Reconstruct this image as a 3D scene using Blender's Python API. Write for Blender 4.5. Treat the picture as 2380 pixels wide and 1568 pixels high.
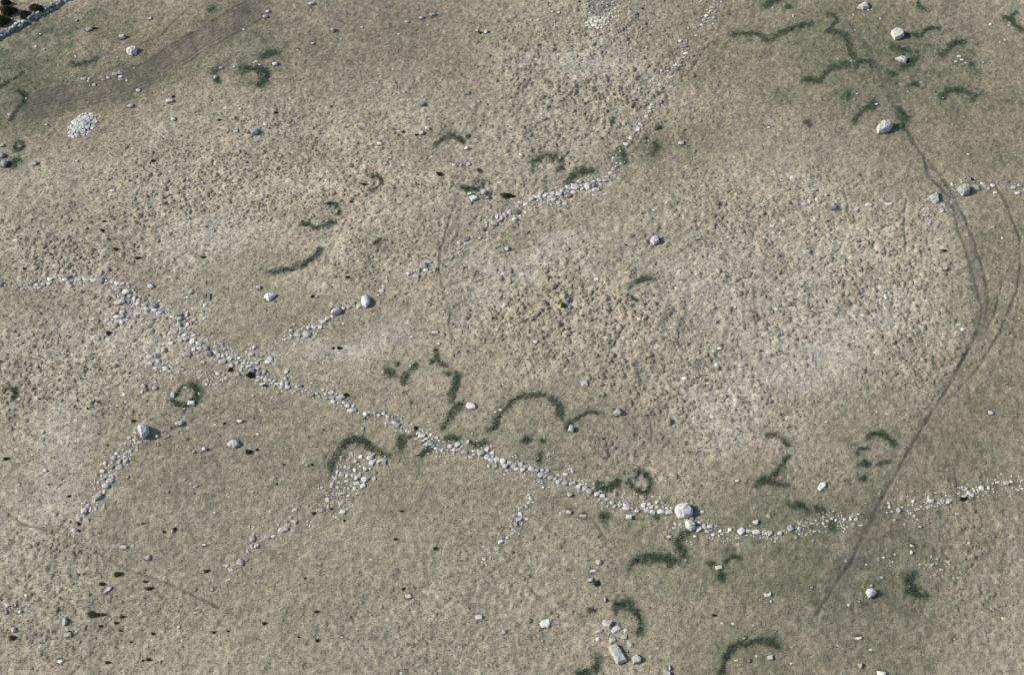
import bpy, bmesh, math, random
import numpy as np
from mathutils import Vector, Matrix
R = math.radians
random.seed(7); RNG = np.random.default_rng(7)
for o in list(bpy.data.objects): bpy.data.objects.remove(o)
SC = bpy.context.scene
COL = SC.collection

# ------------------------------------------------------------------ camera, sky, sun, exposure
PITCH = R(60); DIST = 238.0; TH = 0.3443
CAM = Vector((0, -DIST*math.cos(PITCH), DIST*math.sin(PITCH)))
cd = bpy.data.cameras.new('camera'); co = bpy.data.objects.new('camera', cd); COL.objects.link(co)
cd.sensor_width = 36; cd.lens = 18/TH; cd.clip_end = 6000; cd.clip_start = 1
co.location = CAM; co.rotation_euler = (math.pi/2-PITCH, 0, 0); SC.camera = co

SUN_EL = 34.0
SUN_FROM = R(176)            # compass angle (from +x, counter-clockwise) the light comes from
W = bpy.data.worlds.new('World'); SC.world = W; W.use_nodes = True
nt = W.node_tree; bg = nt.nodes['Background']
sky = nt.nodes.new('ShaderNodeTexSky'); sky.sky_type = 'NISHITA'; sky.sun_disc = False
sky.sun_elevation = R(SUN_EL); sky.sun_rotation = math.pi/2 - SUN_FROM
nt.links.new(sky.outputs[0], bg.inputs[0]); bg.inputs[1].default_value = 0.105
sl = bpy.data.lights.new('sun', 'SUN'); so = bpy.data.objects.new('sun', sl); COL.objects.link(so)
sl.energy = 3.6; sl.angle = R(0.5); sl.color = (1.0, 0.95, 0.87)
sd = Vector((math.cos(R(SUN_EL))*math.cos(SUN_FROM), math.cos(R(SUN_EL))*math.sin(SUN_FROM), math.sin(R(SUN_EL))))
so.rotation_euler = sd.to_track_quat('Z', 'Y').to_euler(); so.location = (-120, 0, 90)
SC.view_settings.view_transform = 'Standard'; SC.view_settings.look = 'None'
SC.view_settings.exposure = 0.50; SC.view_settings.gamma = 1.0
SC.render.resolution_x = 1024; SC.render.resolution_y = 674

# ------------------------------------------------------------------ traced-photo map <-> ground
# survey units: the photograph 2380 wide; tile (row, col) units are a quarter of that
SP, CP = math.sin(PITCH), math.cos(PITCH)
def hm(x, y):                                   # gentle lie of the land
    return (0.55*np.sin(x/31+0.7)*np.cos(y/27+0.4) + 0.35*np.sin(x/14+y/19+1.3) + 0.22*np.sin(x/9-y/11))
def to_px(x, y, z):
    dx, dy, dz = x-CAM.x, y-CAM.y, z-CAM.z
    depth = dy*CP - dz*SP; up = dy*SP + dz*CP
    return 1190 + dx/depth/TH*1190, 784 - up/depth/TH*1190
def G(X, Y, lift=0.0):                          # survey point -> ground point
    u = (X-1190)/1190*TH; v = -(Y-784)/1190*TH
    d = (u, CP+v*SP, -SP+v*CP)
    z = 0.0
    for _ in range(6):
        t = (z-CAM.z)/d[2]; x = CAM.x+t*d[0]; y = CAM.y+t*d[1]; z = float(hm(x, y))+lift
    return x, y, z-lift, t
def TD(r, c, x, y): return c*595+x/4, r*392.1+y/4
def MPP(X, Y): return G(X, Y)[3]*TH/1190        # metres per survey unit
def vnoise(x, y, s, seed=0):
    tb = np.random.default_rng(seed+100).random((256, 256))
    x = np.asarray(x)/s+1000.0; y = np.asarray(y)/s+1000.0
    xi = np.floor(x).astype(int); yi = np.floor(y).astype(int); fx = x-xi; fy = y-yi
    fx = fx*fx*(3-2*fx); fy = fy*fy*(3-2*fy)
    a = tb[xi % 256, yi % 256]; b = tb[(xi+1) % 256, yi % 256]; c = tb[xi % 256, (yi+1) % 256]; d = tb[(xi+1) % 256, (yi+1) % 256]
    return (a*(1-fx)+b*fx)*(1-fy)+(c*(1-fx)+d*fx)*fy
def fbm(x, y, s, seed=0, oct=3):
    t = 0; a = 0.5; n = 0
    for k in range(oct): t = t+a*vnoise(x, y, s/2**k, seed+k*17); n += a; a *= 0.55
    return t/n
def sstep(e0, e1, v):
    t = np.clip((v-e0)/(e1-e0), 0, 1); return t*t*(3-2*t)

# ------------------------------------------------------------------ materials
def mat(name, rough=0.95):
    m = bpy.data.materials.new(name); m.use_nodes = True
    n = m.node_tree; b = n.nodes['Principled BSDF']; b.inputs['Roughness'].default_value = rough
    b.inputs['Specular IOR Level'].default_value = 0.15
    return m, n, b
def N(n, t, **k):
    o = n.nodes.new(t)
    for a, v in k.items(): setattr(o, a, v)
    return o
def attr_mat(name, n1, a1, n2, a2, bump, bs, coords='Object'):
    m, n, b = mat(name)
    at = N(n, 'ShaderNodeAttribute', attribute_name='Col'); tc = N(n, 'ShaderNodeTexCoord')
    src = at.outputs['Color']
    for sc, am in ((n1, a1), (n2, a2)):
        nz = N(n, 'ShaderNodeTexNoise'); nz.inputs['Scale'].default_value = sc; nz.inputs['Detail'].default_value = 3
        n.links.new(tc.outputs[coords], nz.inputs['Vector'])
        mr = N(n, 'ShaderNodeMapRange'); mr.inputs[1].default_value = 0.25; mr.inputs[2].default_value = 0.75
        mr.inputs[3].default_value = 1-am; mr.inputs[4].default_value = 1+am
        n.links.new(nz.outputs['Fac'], mr.inputs[0])
        mx = N(n, 'ShaderNodeVectorMath', operation='SCALE'); n.links.new(src, mx.inputs[0]); n.links.new(mr.outputs[0], mx.inputs['Scale'])
        src = mx.outputs[0]
    n.links.new(src, b.inputs['Base Color'])
    nz = N(n, 'ShaderNodeTexNoise'); nz.inputs['Scale'].default_value = bs; nz.inputs['Detail'].default_value = 4
    n.links.new(tc.outputs[coords], nz.inputs['Vector'])
    bp = N(n, 'ShaderNodeBump'); bp.inputs['Strength'].default_value = bump; bp.inputs['Distance'].default_value = 0.12
    n.links.new(nz.outputs['Fac'], bp.inputs['Height']); n.links.new(bp.outputs[0], b.inputs['Normal'])
    return m
M_TURF = attr_mat('turf', 6.0, 0.26, 2.0, 0.12, 0.9, 5.0)
M_BLADE = attr_mat('grass_blades', 3.0, 0.15, 12.0, 0.15, 0.2, 8)
def stone_mat(name, lo, hi, lich, spot, tint):
    m, n, b = mat(name, 0.85)
    tc = N(n, 'ShaderNodeTexCoord'); oi = N(n, 'ShaderNodeObjectInfo'); ge = N(n, 'ShaderNodeNewGeometry')
    nz = N(n, 'ShaderNodeTexNoise'); nz.inputs['Scale'].default_value = 2.6; nz.inputs['Detail'].default_value = 6; nz.inputs['Roughness'].default_value = 0.65
    n.links.new(ge.outputs['Position'], nz.inputs['Vector'])
    cr = N(n, 'ShaderNodeValToRGB'); e = cr.color_ramp.elements
    e[0].position = 0.36; e[0].color = (*lo, 1); e[1].position = 0.60; e[1].color = (*hi, 1)
    n.links.new(nz.outputs['Fac'], cr.inputs[0])
    mr = N(n, 'ShaderNodeMapRange'); mr.inputs[3].default_value = 0.72; mr.inputs[4].default_value = 1.14
    n.links.new(oi.outputs['Random'], mr.inputs[0])
    mx = N(n, 'ShaderNodeVectorMath', operation='SCALE'); n.links.new(cr.outputs[0], mx.inputs[0]); n.links.new(mr.outputs[0], mx.inputs['Scale'])
    n2 = N(n, 'ShaderNodeTexNoise'); n2.inputs['Scale'].default_value = 5.5; n2.inputs['Detail'].default_value = 5
    n.links.new(ge.outputs['Position'], n2.inputs['Vector'])
    r2 = N(n, 'ShaderNodeValToRGB'); r2.color_ramp.elements[0].position = spot; r2.color_ramp.elements[1].position = spot+0.08
    n.links.new(n2.outputs['Fac'], r2.inputs[0])
    mi = N(n, 'ShaderNodeMix', data_type='RGBA'); n.links.new(r2.outputs[0], mi.inputs[0]); n.links.new(mx.outputs[0], mi.inputs[6]); mi.inputs[7].default_value = (*lich, 1)
    n.links.new(mi.outputs[2], b.inputs['Base Color'])
    bp = N(n, 'ShaderNodeBump'); bp.inputs['Strength'].default_value = 0.6; bp.inputs['Distance'].default_value = 0.06
    n3 = N(n, 'ShaderNodeTexNoise'); n3.inputs['Scale'].default_value = 7; n3.inputs['Detail'].default_value = 5
    n.links.new(ge.outputs['Position'], n3.inputs['Vector']); n.links.new(n3.outputs['Fac'], bp.inputs['Height']); n.links.new(bp.outputs[0], b.inputs['Normal'])
    return m
MS = {'': stone_mat('pale_granite', (.30, .286, .258), (.56, .538, .492), (.19, .185, .145), .62, 0),
      'w': stone_mat('bleached_granite', (.43, .412, .372), (.67, .648, .59), (.28, .27, .22), .66, 0),
      'd': stone_mat('grey_granite', (.15, .150, .148), (.32, .318, .308), (.36, .355, .32), .64, 0),
      'o': stone_mat('mossy_granite', (.16, .155, .115), (.30, .29, .24), (.10, .11, .06), .56, 0),
      'y': stone_mat('cream_rubble', (.42, .39, .30), (.60, .57, .47), (.33, .30, .2), .66, 0),
      'p': stone_mat('lichened_granite', (.33, .322, .27), (.55, .54, .475), (.22, .215, .155), .60, 0)}

# ------------------------------------------------------------------ object helpers
def link(name, me, m=None, parent=None, loc=(0, 0, 0)):
    o = bpy.data.objects.new(name, me); COL.objects.link(o); o.location = loc
    if parent: o.parent = parent
    if me is not None and m is not None and not me.materials: me.materials.append(m)
    return o
def tag(o, label, cat, group=None):
    o['label'] = label; o['category'] = cat
    if group: o['group'] = group
    return o
def np_mesh(name, V, F, C=None, smooth=True):
    """V (n,3), F (m,3|4) arrays -> mesh with an optional point colour 'Col'"""
    V = np.ascontiguousarray(V, dtype=np.float32); F = np.ascontiguousarray(F, dtype=np.int32)
    me = bpy.data.meshes.new(name); k = F.shape[1]
    me.vertices.add(len(V)); me.vertices.foreach_set('co', V.ravel())
    me.loops.add(F.size); me.loops.foreach_set('vertex_index', F.ravel())
    me.polygons.add(len(F)); me.polygons.foreach_set('loop_start', np.arange(0, F.size, k, dtype=np.int32))
    me.polygons.foreach_set('loop_total', np.full(len(F), k, dtype=np.int32))
    me.polygons.foreach_set('use_smooth', np.full(len(F), smooth, dtype=bool))
    if C is not None:
        a = me.attributes.new('Col', 'FLOAT_COLOR', 'POINT')
        c4 = np.ones((len(V), 4), dtype=np.float32); c4[:, :3] = C; a.data.foreach_set('color', c4.ravel())
    me.update(calc_edges=True); return me
def parse(s):
    out = []
    for it in s.replace('\n', ' ').split(','):
        t = it.split()
        if not t: continue
        tone = ''
        if t[-1].isalpha(): tone = t.pop()
        v = [float(q) for q in t]
        x, y, w = v[:3]; h = v[3] if len(v) > 3 else w*0.85; a = v[4] if len(v) > 4 else None
        out.append((x, y, w, h, a, tone))
    return out
# ------------------------------------------------------------------ survey of the ground: rings, tracks, zones
# lush dark green grass arcs: (label, [(row, col, width, 'x y x y ...'), ...]) in tile units
RINGS = [
 ('wavy green grass line running west from the upper right track', [(0,2,38,'2030 330 2130 302 2260 304 2380 375 2480 320 2580 270 2680 238 2780 230')]),
 ('curling green grass arc left of the pale square boulder', [(0,3,34,'560 145 620 140 645 190 600 250 545 295'),(0,3,46,'600 290 700 340 755 420 770 530')]),
 ('long green grass streak with stones sloping up beside the track', [(0,3,46,'325 745 400 730 470 755 520 690 600 630 740 590')]),
 ('small stony green grass ring at the end of the sloping streak', [(0,3,36,'810 605 870 575 950 580 955 625')]),
 ('wavy green grass strip running right from the pale square boulder', [(0,3,34,'1285 320 1350 315 1410 345 1460 290 1520 265 1590 272')]),
 ('short green grass arc just below the pale square boulder', [(0,3,48,'1160 425 1210 445'),(0,3,30,'1200 450 1280 475 1330 492')]),
 ('slanting green grass strip touching the pale wedge boulder', [(0,3,42,'1250 640 1300 600 1350 560 1400 522')]),
 ('round green grass patch between wedge boulder and large lichened boulder', [(0,3,66,'1150 685 1170 695')]),
 ('tiny green grass crescent below the round grass patch', [(0,3,32,'1310 800 1355 772 1400 795')]),
 ('hooked green grass arc near four small white stones', [(0,3,42,'1615 515 1635 482 1680 478'),(0,3,36,'1682 430 1740 402 1840 390')]),
 ('small green grass dot beside four small white stones', [(0,3,50,'1885 605 1900 605')]),
 ('bold green grass crescent at right, open side facing down', [(0,3,50,'1610 890 1680 845 1770 828 1850 852 1920 900'),(0,3,26,'1890 920 1910 935')]),
 ('broken green grass ring around the large lichened boulder', [(0,3,44,'810 1120 850 1050 910 1000 980 970'),(0,3,48,'1220 1020 1275 1080 1262 1140 1235 1190')]),
 ('oval green grass patch left of the large lichened boulder', [(0,3,84,'710 885 745 890')]),
 ('faint small green patch below the oval grass patch', [(0,3,44,'360 1150 375 1150')]),
 ('green grass hook cut by the top edge', [(0,3,28,'1390 -30 1395 70 1470 105')]),
 ('forked green grass arc cut by the right edge', [(0,3,40,'2190 165 2270 185 2300 235 2380 285 2450 300'),(0,3,30,'2260 145 2310 110')]),
 ('green grass streak at the top edge above the wavy line', [(0,3,40,'-20 40 30 30 90 5 150 -20'),(0,3,34,'170 75 200 70')]),
 ('thin green grass arch above the angular boulder in mid field', [(0,1,34,'1660 1360 1700 1312 1770 1272 1830 1267 1900 1300 1922 1320'),(0,1,24,'1970 1265 1990 1262')]),
 ('ragged dark green grass clump beside small pale boulders, upper left', [(0,1,66,'-110 650 -20 640 40 665 95 655 112 695 50 760 15 800'),(0,1,44,'30 540 110 512 190 490'),(0,0,46,'2305 770 2320 775')]),
 ('small green patch against a pale boulder, upper left', [(0,0,48,'1985 690 2030 650'),(0,0,30,'2000 755 2040 760')]),
 ('thin green grass arc below the heart shaped boulder', [(0,0,28,'650 575 690 600 760 592 830 570 900 535')]),
 ('thin green line curving in from the left edge', [(0,0,26,'-40 820 0 805 70 770 140 730 215 665')]),
 ('faint green hook at the left above the white cairn', [(0,0,34,'170 850 230 880 222 950 150 1030 100 1100')]),
 ('small green grass ring above the left edge boulders', [(0,0,30,'130 1370 150 1320 190 1320 215 1360 190 1390 150 1392 130 1370')]),
 ('green grass patch beside the dark left edge boulders', [(0,0,60,'90 1530 130 1500 200 1482')]),
 ('small green streak on the upper left hillside', [(0,0,34,'1935 95 2010 65')]),
 ('horseshoe green grass ring above the thick stone bank', [(0,2,40,'195 1560 210 1510 270 1470 330 1440'),(0,2,60,'320 1445 365 1450'),(0,2,44,'365 1450 440 1460 475 1500 470 1545 440 1575'),(1,2,26,'200 10 195 40')]),
 ('dark green grass arch against the thick stone bank', [(1,2,70,'530 120 570 80 620 38 665 32 755 18')]),
 ('pair of green smears beside the small stone line', [(0,2,52,'1010 1390 1045 1440 1035 1500'),(0,2,52,'1330 1310 1330 1380 1302 1420'),(0,2,40,'1335 1195 1370 1185'),(0,2,30,'1225 1280 1250 1275')]),
 ('green grass ring open to the left, near dark tuft', [(1,1,34,'1060 75 1120 58 1170 92 1160 150 1110 185 1065 200')]),
 ('broken green grass ring drawn like a number two', [(1,1,34,'650 335 720 322 772 348'),(1,1,22,'772 350 770 420'),(1,1,36,'425 515 480 515 540 550 620 535 720 490')]),
 ('sickle shaped long green grass arc in mid left field', [(1,1,42,'130 950 180 962 260 940 370 915 460 880 530 830 590 750')]),
 ('small green smear in the straw tussocks at mid left', [(1,1,40,'1085 712 1150 675')]),
 ('thin green arc just above four pale boulders', [(1,1,34,'1910 175 1960 190 2050 176 2090 140 2125 105'),(1,1,24,'2070 30 2095 30')]),
 ('faint broken green arc among central tussocks', [(1,2,28,'1080 1110 1150 1052 1200 1032 1320 1030'),(1,2,28,'1100 1190 1125 1215 1170 1232')]),
 ('green grass ring with two pale boulders on its rim', [(2,0,32,'1640 545 1680 480 1730 455'),(2,0,52,'1750 440 1800 450 1840 492 1830 550 1805 590'),(2,0,34,'1600 580 1640 620 1700 640 1750 630')]),
 ('small green grass arc near the left edge', [(2,0,44,'80 465 150 480 152 540 120 575')]),
 ('large green grass arch over the ruined stone hut', [(2,1,58,'690 1240 700 1160 760 1070 830 985 920 948 1010 970 1080 1030 1160 1070 1212 1105')]),
 ('dark green grass patch left of the long wall', [(2,1,78,'1362 930 1345 980 1370 1035'),(2,1,50,'1510 1105 1570 1060 1632 1020'),(2,1,28,'1420 930 1480 905')]),
 ('large broken green grass ring crossed by the sheep path', [(2,1,44,'1380 430 1390 370 1430 300 1500 262'),(2,1,44,'1665 110 1680 190 1625 225'),(2,1,40,'1690 205 1755 250'),(2,1,34,'1775 330 1800 335'),(2,1,52,'1870 330 1862 420 1840 500 1822 570'),(2,1,30,'1378 490 1382 515'),(2,1,40,'1440 590 1445 620')]),
 ('small green grass patch left of the large broken ring', [(2,1,66,'1215 325 1260 335'),(2,1,34,'1305 245 1325 245')]),
 ('slanting green grass strip beside the white block boulder', [(2,1,54,'1740 850 1760 780 1800 720 1870 660 1912 608')]),
 ('green grass fringe along the top of the long wall', [(2,1,44,'1742 970 1790 932 1885 942'),(2,1,46,'1990 980 2060 1000 2130 972')]),
 ('large green grass arch right of the white block boulder', [(2,1,48,'2170 850 2235 825 2232 740 2272 690 2330 630 2380 588 2440 547 2530 532 2690 535'),(2,2,56,'345 575 410 600 440 670 448 730')]),
 ('faint green arc above a pale upright boulder', [(2,2,34,'500 840 560 780 640 730 720 692 800 706')]),
 ('three small green dots above the long wall', [(2,2,50,'105 955 150 935'),(2,2,44,'280 950 300 965'),(2,2,48,'250 1085 240 1155')]),
 ('green grass crescent touching the long wall', [(2,2,62,'800 1392 880 1402 955 1372 968 1320')]),
 ('dark green grass ring standing alone above the wall', [(2,2,44,'1130 1240 1190 1245 1260 1290 1292 1350 1250 1440 1180 1430 1110 1380 1080 1342'),(2,2,30,'1130 1305 1180 1262')]),
 ('green grass mark shaped like a tall letter Z', [(2,3,50,'-100 1335 0 1318 70 1260 150 1172 165 1110'),(2,3,48,'10 1340 90 1352 155 1380'),(2,3,44,'0 905 80 905 130 950 160 990')]),
 ('green grass ring beside the vehicle track', [(2,3,44,'930 925 965 885 1050 892 1120 930 1172 992'),(2,3,28,'830 1090 850 1032 930 1022'),(2,3,34,'880 1165 950 1175'),(2,3,36,'1020 1182 1130 1142')]),
 ('small green dot between grass ring and the gap in the wall', [(2,3,46,'865 1305 905 1315')]),
 ('dark grass smears above the right part of the wall', [(2,3,50,'220 1560 320 1552 380 1610'),(2,3,44,'440 1575 530 1610'),(3,3,56,'580 170 610 200')]),
 ('wide green grass arc below the wall, left of the hook', [(3,2,70,'1105 555 1130 495 1200 482 1290 460 1400 485 1540 512')]),
 ('dark green grass hook hanging from the wall end', [(3,2,66,'1640 225 1575 270 1532 340 1560 410 1600 470')]),
 ('green grass smears around a cream boulder', [(3,2,40,'1980 512 2050 462 2120 482'),(3,2,56,'1830 535 1855 545'),(3,2,62,'1920 640 1965 655')]),
 ('green patches between boulders just below the wall', [(3,2,74,'840 80 865 100'),(3,2,46,'1345 90 1365 95')]),
 ('dark green arch above the toppled rectangular slab', [(3,2,58,'975 930 1060 893 1110 950 1170 992 1203 1070 1190 1172'),(3,2,40,'720 972 770 958')]),
 ('green grass arc left of the toppled rectangular slab', [(3,2,60,'780 1400 790 1460 720 1530 600 1552')]),
 ('double green grass arch at the bottom edge', [(3,2,58,'1935 1590 1960 1480 1990 1380 2040 1312 2110 1268 2180 1292 2250 1252 2380 1267 2430 1265 2465 1310')]),
 ('green grass crescent on the lower right pasture', [(3,3,64,'1350 622 1302 690 1312 760 1370 812 1440 832')]),
]
# wheel ruts and paths: (width, depth, bareness, [(row, col, 'x y ...')])
TRACKS = {
 'vehicle_track': ('twin rutted vehicle track', [
  (20,.12,.9,(1,3,'1060 -800 1120 -680 1230 -480 1300 -370 1360 -240 1450 -118 1480 0 1560 130 1680 260 1740 430 1770 570 1830 720 1860 830 1900 970 1950 1130 1990 1290 1970 1440 1930 1560 1730 1938 1640 2088 1530 2258 1430 2418 1350 2558 1280 2668 1200 2818 1110 2968 1040 3108 980 3240 930 3346 850 3476 800 3616 720 3736 640 3856 560 3990 470 4110 330 4300')),
  (18,.11,.85,(1,3,'1380 -230 1460 -110 1580 30 1690 190 1740 290 1840 480 1900 640 1960 820 2010 970 2050 1180 2040 1300 2000 1480 1950 1620')),
  (16,.11,.8,(1,3,'2020 -40 2110 150 2170 230 2230 350 2290 500 2340 650 2348 850 2340 990 2310 1150 2260 1310 2210 1390 2140 1530 2060 1680 1960 1838 1870 1948 1770 2060 1640 2160')),
  (10,.10,.5,(1,3,'2200 940 2160 1150 2140 1210 2110 1330 2060 1470 2000 1580')),
  (10,.10,.5,(2,3,'1700 400 1550 570 1440 700 1390 770')),
  (40,.05,.75,(3,3,'1030 20 985 100 930 210 880 300')),
  (80,.04,.50,(1,3,'1480 20 1680 260 1790 500 1890 760 1970 1050 2020 1300 1960 1550 1800 1800')),(46,.02,.36,(1,3,'1900 1690 1730 1938 1530 2258 1350 2558 1200 2818 1110 2968')),
  (120,.02,.55,(2,3,'1130 1400 1040 1560 960 1700 850 1930 720 2190 600 2390 480 2600')),(22,.06,.65,(0,3,'1300 1190 1200 1000 1090 800 1060 720 960 480 830 330 740 190 640 40')),
  (60,.03,.55,(1,3,'1990 1180 2050 1330 2020 1500 1900 1690')),
  (9,.09,.4,(0,3,'740 190 800 285 835 350')),(9,.06,.5,(0,3,'1480 680 1475 850')),
  (30,.04,.35,(2,3,'1090 1420 1050 1540'))]),
 'sheep_path': ('narrow trodden sheep path', [
  (13,.11,.7,(1,1,'1890 200 1860 300 1800 480 1760 640 1720 760 1705 960 1740 1130 1810 1330 1800 1450 1830 1560 1840 1800')),
  (9,.07,.4,(1,1,'1700 600 1710 760'))]),
 'hollow_way': ('broad braided hollow way', [
  (180,.02,.42,(0,0,'-60 1060 150 1030 600 905 1000 830 1400 680 1750 450 2100 250 2380 90 2600 -60')),
  (12,.10,.75,(0,0,'880 870 1000 815 1180 740 1300 690')),(12,.10,.75,(0,0,'1600 400 1750 340 2000 200 2250 80 2430 -30')),
  (12,.10,.75,(0,0,'1640 415 1820 330 2050 210 2380 30')),(12,.10,.75,(0,0,'1680 480 1840 395 2020 270 2160 170 2379 60')),
  (14,.10,.6,(0,0,'1030 525 1180 470 1350 400 1500 330 1700 130 1830 10')),(12,.10,.5,(0,0,'820 570 1000 505 1120 480')),
  (12,.10,.75,(0,0,'300 985 520 925 800 880 1080 850 1250 770')),(12,.10,.5,(0,0,'760 790 900 700 1060 640 1200 575')),
  (12,.10,.75,(0,0,'1240 770 1500 640 1700 530'))]),
}
for off in (-95, -72, -50, -28, -6, 18, 40, 64, 92):        # the many fine parallel wheel lines of the hollow way
    v = [-60, 1060, 150, 1030, 600, 905, 1000, 830, 1400, 680, 1750, 450, 2100, 250, 2380, 90, 2600, -60]
    TRACKS['hollow_way'][1].append((8, .09, .85, (0, 0, ' '.join(str(q+(off if i % 2 else off*.5)) for i, q in enumerate(v)))))
# smaller trodden lines that are only furrows in the turf: (width, depth, bareness, poly)
FURROWS = [
 (11,.16,.30,(1,3,'1310 230 1270 400 1262 500 1275 650 1280 780 1305 880')),(10,.12,.25,(1,3,'680 120 710 220 742 320 722 470')),(9,.12,.2,(1,3,'1110 980 1160 1120 1165 1200 1140 1330')),
 (10,.14,.25,(1,3,'1285 1060 1330 1170 1332 1250 1300 1400 1290 1520')),(9,.1,.2,(1,3,'1405 690 1420 800 1445 930')),(9,.1,.2,(1,3,'1470 640 1530 850 1550 950 1530 1050')),
 (8,.1,.2,(1,3,'360 1000 380 1120 400 1380')),(8,.1,.2,(1,3,'960 950 965 1150 985 1270')),(8,.1,.2,(1,3,'270 1330 330 1450')),
 (10,.12,.3,(0,2,'1870 360 1790 470 1720 560 1670 650 1625 720')),(8,.08,.2,(0,2,'0 640 200 655 400 680')),(8,.06,.2,(0,2,'1430 520 1390 600')),
 (10,.13,.35,(3,2,'20 520 70 630 130 710 200 790 260 870 340 950')),(10,.13,.35,(3,2,'740 95 800 170 870 290 910 380')),(8,.1,.25,(3,2,'920 590 975 700 985 780')),
 (10,.13,.3,(2,2,'130 130 180 200 230 320')),(11,.14,.3,(2,2,'1255 660 1290 760 1300 830 1310 1000')),(10,.12,.25,(2,2,'1735 610 1790 750')),(11,.15,.2,(2,2,'1830 930 1865 1000')),(10,.14,.2,(2,2,'1915 980 1955 1090')),
 (9,.08,.3,(2,1,'1840 40 1850 200')),(10,.1,.3,(3,1,'2080 20 2180 80 2280 220 2345 350')),
 (9,.08,.3,(3,0,'820 1340 845 1440 855 1560')),(9,.1,.3,(3,0,'270 790 330 900 350 960')),(8,.08,.2,(3,0,'150 1400 230 1510')),
 (8,.06,.2,(1,2,'1170 0 1110 80 1040 190')),(10,.08,.2,(1,2,'-100 650 200 590 480 560 700 430')),(10,.08,.2,(1,2,'-300 830 0 760 300 690')),(9,.08,.2,(1,2,'-400 1080 -100 960 100 890')),
 (16,.10,.5,(3,0,'-40 -20 200 160 600 260 1100 540 1700 780 2300 1060')),
]
def Gauss(DX, DY, L):
    out = np.zeros_like(DX)
    for x, y, rx, ry, rot, a in L:
        c, s = math.cos(R(rot)), math.sin(R(rot)); u = (DX-x)*c+(DY-y)*s; v = -(DX-x)*s+(DY-y)*c
        q = (u/rx)**2+(v/ry)**2
        out = np.maximum(out, a*np.exp(-np.power(q, 1.4)*0.8))
    return out
Z_TUSS = [(430,470,330,150,-12,1),(160,590,260,100,0,.95),(760,430,280,150,-10,.85),(1000,270,220,110,0,.5),(1370,200,260,190,0,1),(1250,300,120,80,0,.9),(1290,720,290,140,10,1),(1850,650,380,240,8,1),(2100,680,180,150,0,.9),
          (1660,900,210,130,20,1),(2120,800,170,110,0,.9),(1480,800,160,110,0,1),(150,870,240,170,0,.9),(300,760,160,90,0,.8),(90,1380,150,220,0,.75),(300,1450,200,120,0,.3),
          (1050,1450,320,130,0,.45),(2280,1330,150,220,0,.45),(1650,480,200,110,0,.65),(1150,430,200,110,0,.65),(1780,480,160,70,0,.8),(960,580,260,90,0,.7),(1230,1300,180,120,0,.3),(560,330,200,90,-20,.75),(1500,1080,130,70,20,.6),(1880,1080,120,60,0,.4)]
Z_PALE = [(1330,150,160,45,8,1),(470,545,120,60,0,.75),(140,1070,80,130,10,.8),(1900,800,230,90,-22,1),(800,800,140,32,-10,.8),(1230,600,170,34,-12,.7),(1790,670,260,140,10,.75),
          (1700,985,90,70,30,.8),(1120,690,90,34,-10,.7),(320,850,60,50,20,.7),(60,1190,90,50,0,.5),(1900,720,160,90,0,.7),(2110,700,80,60,0,.5),(240,770,180,40,-8,.4),(1380,620,80,40,0,.4)]
Z_OLIVE = [(250,130,480,130,-20,1),(1950,130,480,190,0,.95),(1600,330,170,90,-30,.8),(2190,1020,270,260,-30,.85),(880,1090,520,140,12,.5),(1950,1330,420,260,0,.95),(430,1040,250,150,0,.5),
           (1480,1300,330,200,0,.5),(2250,300,240,160,0,.85),(860,90,420,130,0,.7),(2330,650,110,300,0,.8),(1350,970,240,110,10,.5),(650,1330,450,230,0,.38),(200,1400,350,220,0,.35),(1150,1480,350,150,0,.3),(1900,1500,400,150,0,.8),(700,760,200,60,-15,.5),(560,640,160,60,-20,.4)]
Z_MOSS = [(70,95,150,30,-32,.55),(160,60,120,26,-30,.5),(20,150,60,50,0,.45),(60,240,80,90,0,.3),(560,110,120,30,-20,.35),(1480,330,70,60,-40,.35),(2100,180,260,90,0,.22),(1600,1210,280,60,5,.3),(1300,1060,240,60,5,.3),(2290,1150,200,70,0,.2),(1700,1330,200,90,0,.25),(1980,1360,260,120,-30,.25),(880,1120,200,60,0,.2)]
C_STRAW = np.array((.430,.371,.282)); C_BASE = np.array((.322,.282,.206)); C_OLIVE = np.array((.178,.166,.110)); C_PALE = np.array((.440,.398,.328))
C_TUSS = np.array((.292,.245,.176))
C_GREEN = np.array((.052,.071,.043)); C_MOSS = np.array((.085,.108,.062)); C_MUD = np.array((.084,.078,.064))
def zones(x, y, DX, DY):
    wx = DX+(fbm(x, y, 9, 3)-.5)*120; wy = DY+(fbm(x, y, 9, 4)-.5)*120
    return Gauss(wx, wy, Z_TUSS), Gauss(wx, wy, Z_PALE), Gauss(wx, wy, Z_OLIVE), Gauss(wx, wy, Z_MOSS)
def mixc(c, d, t): return c*(1-t[..., None])+d*t[..., None]
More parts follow.
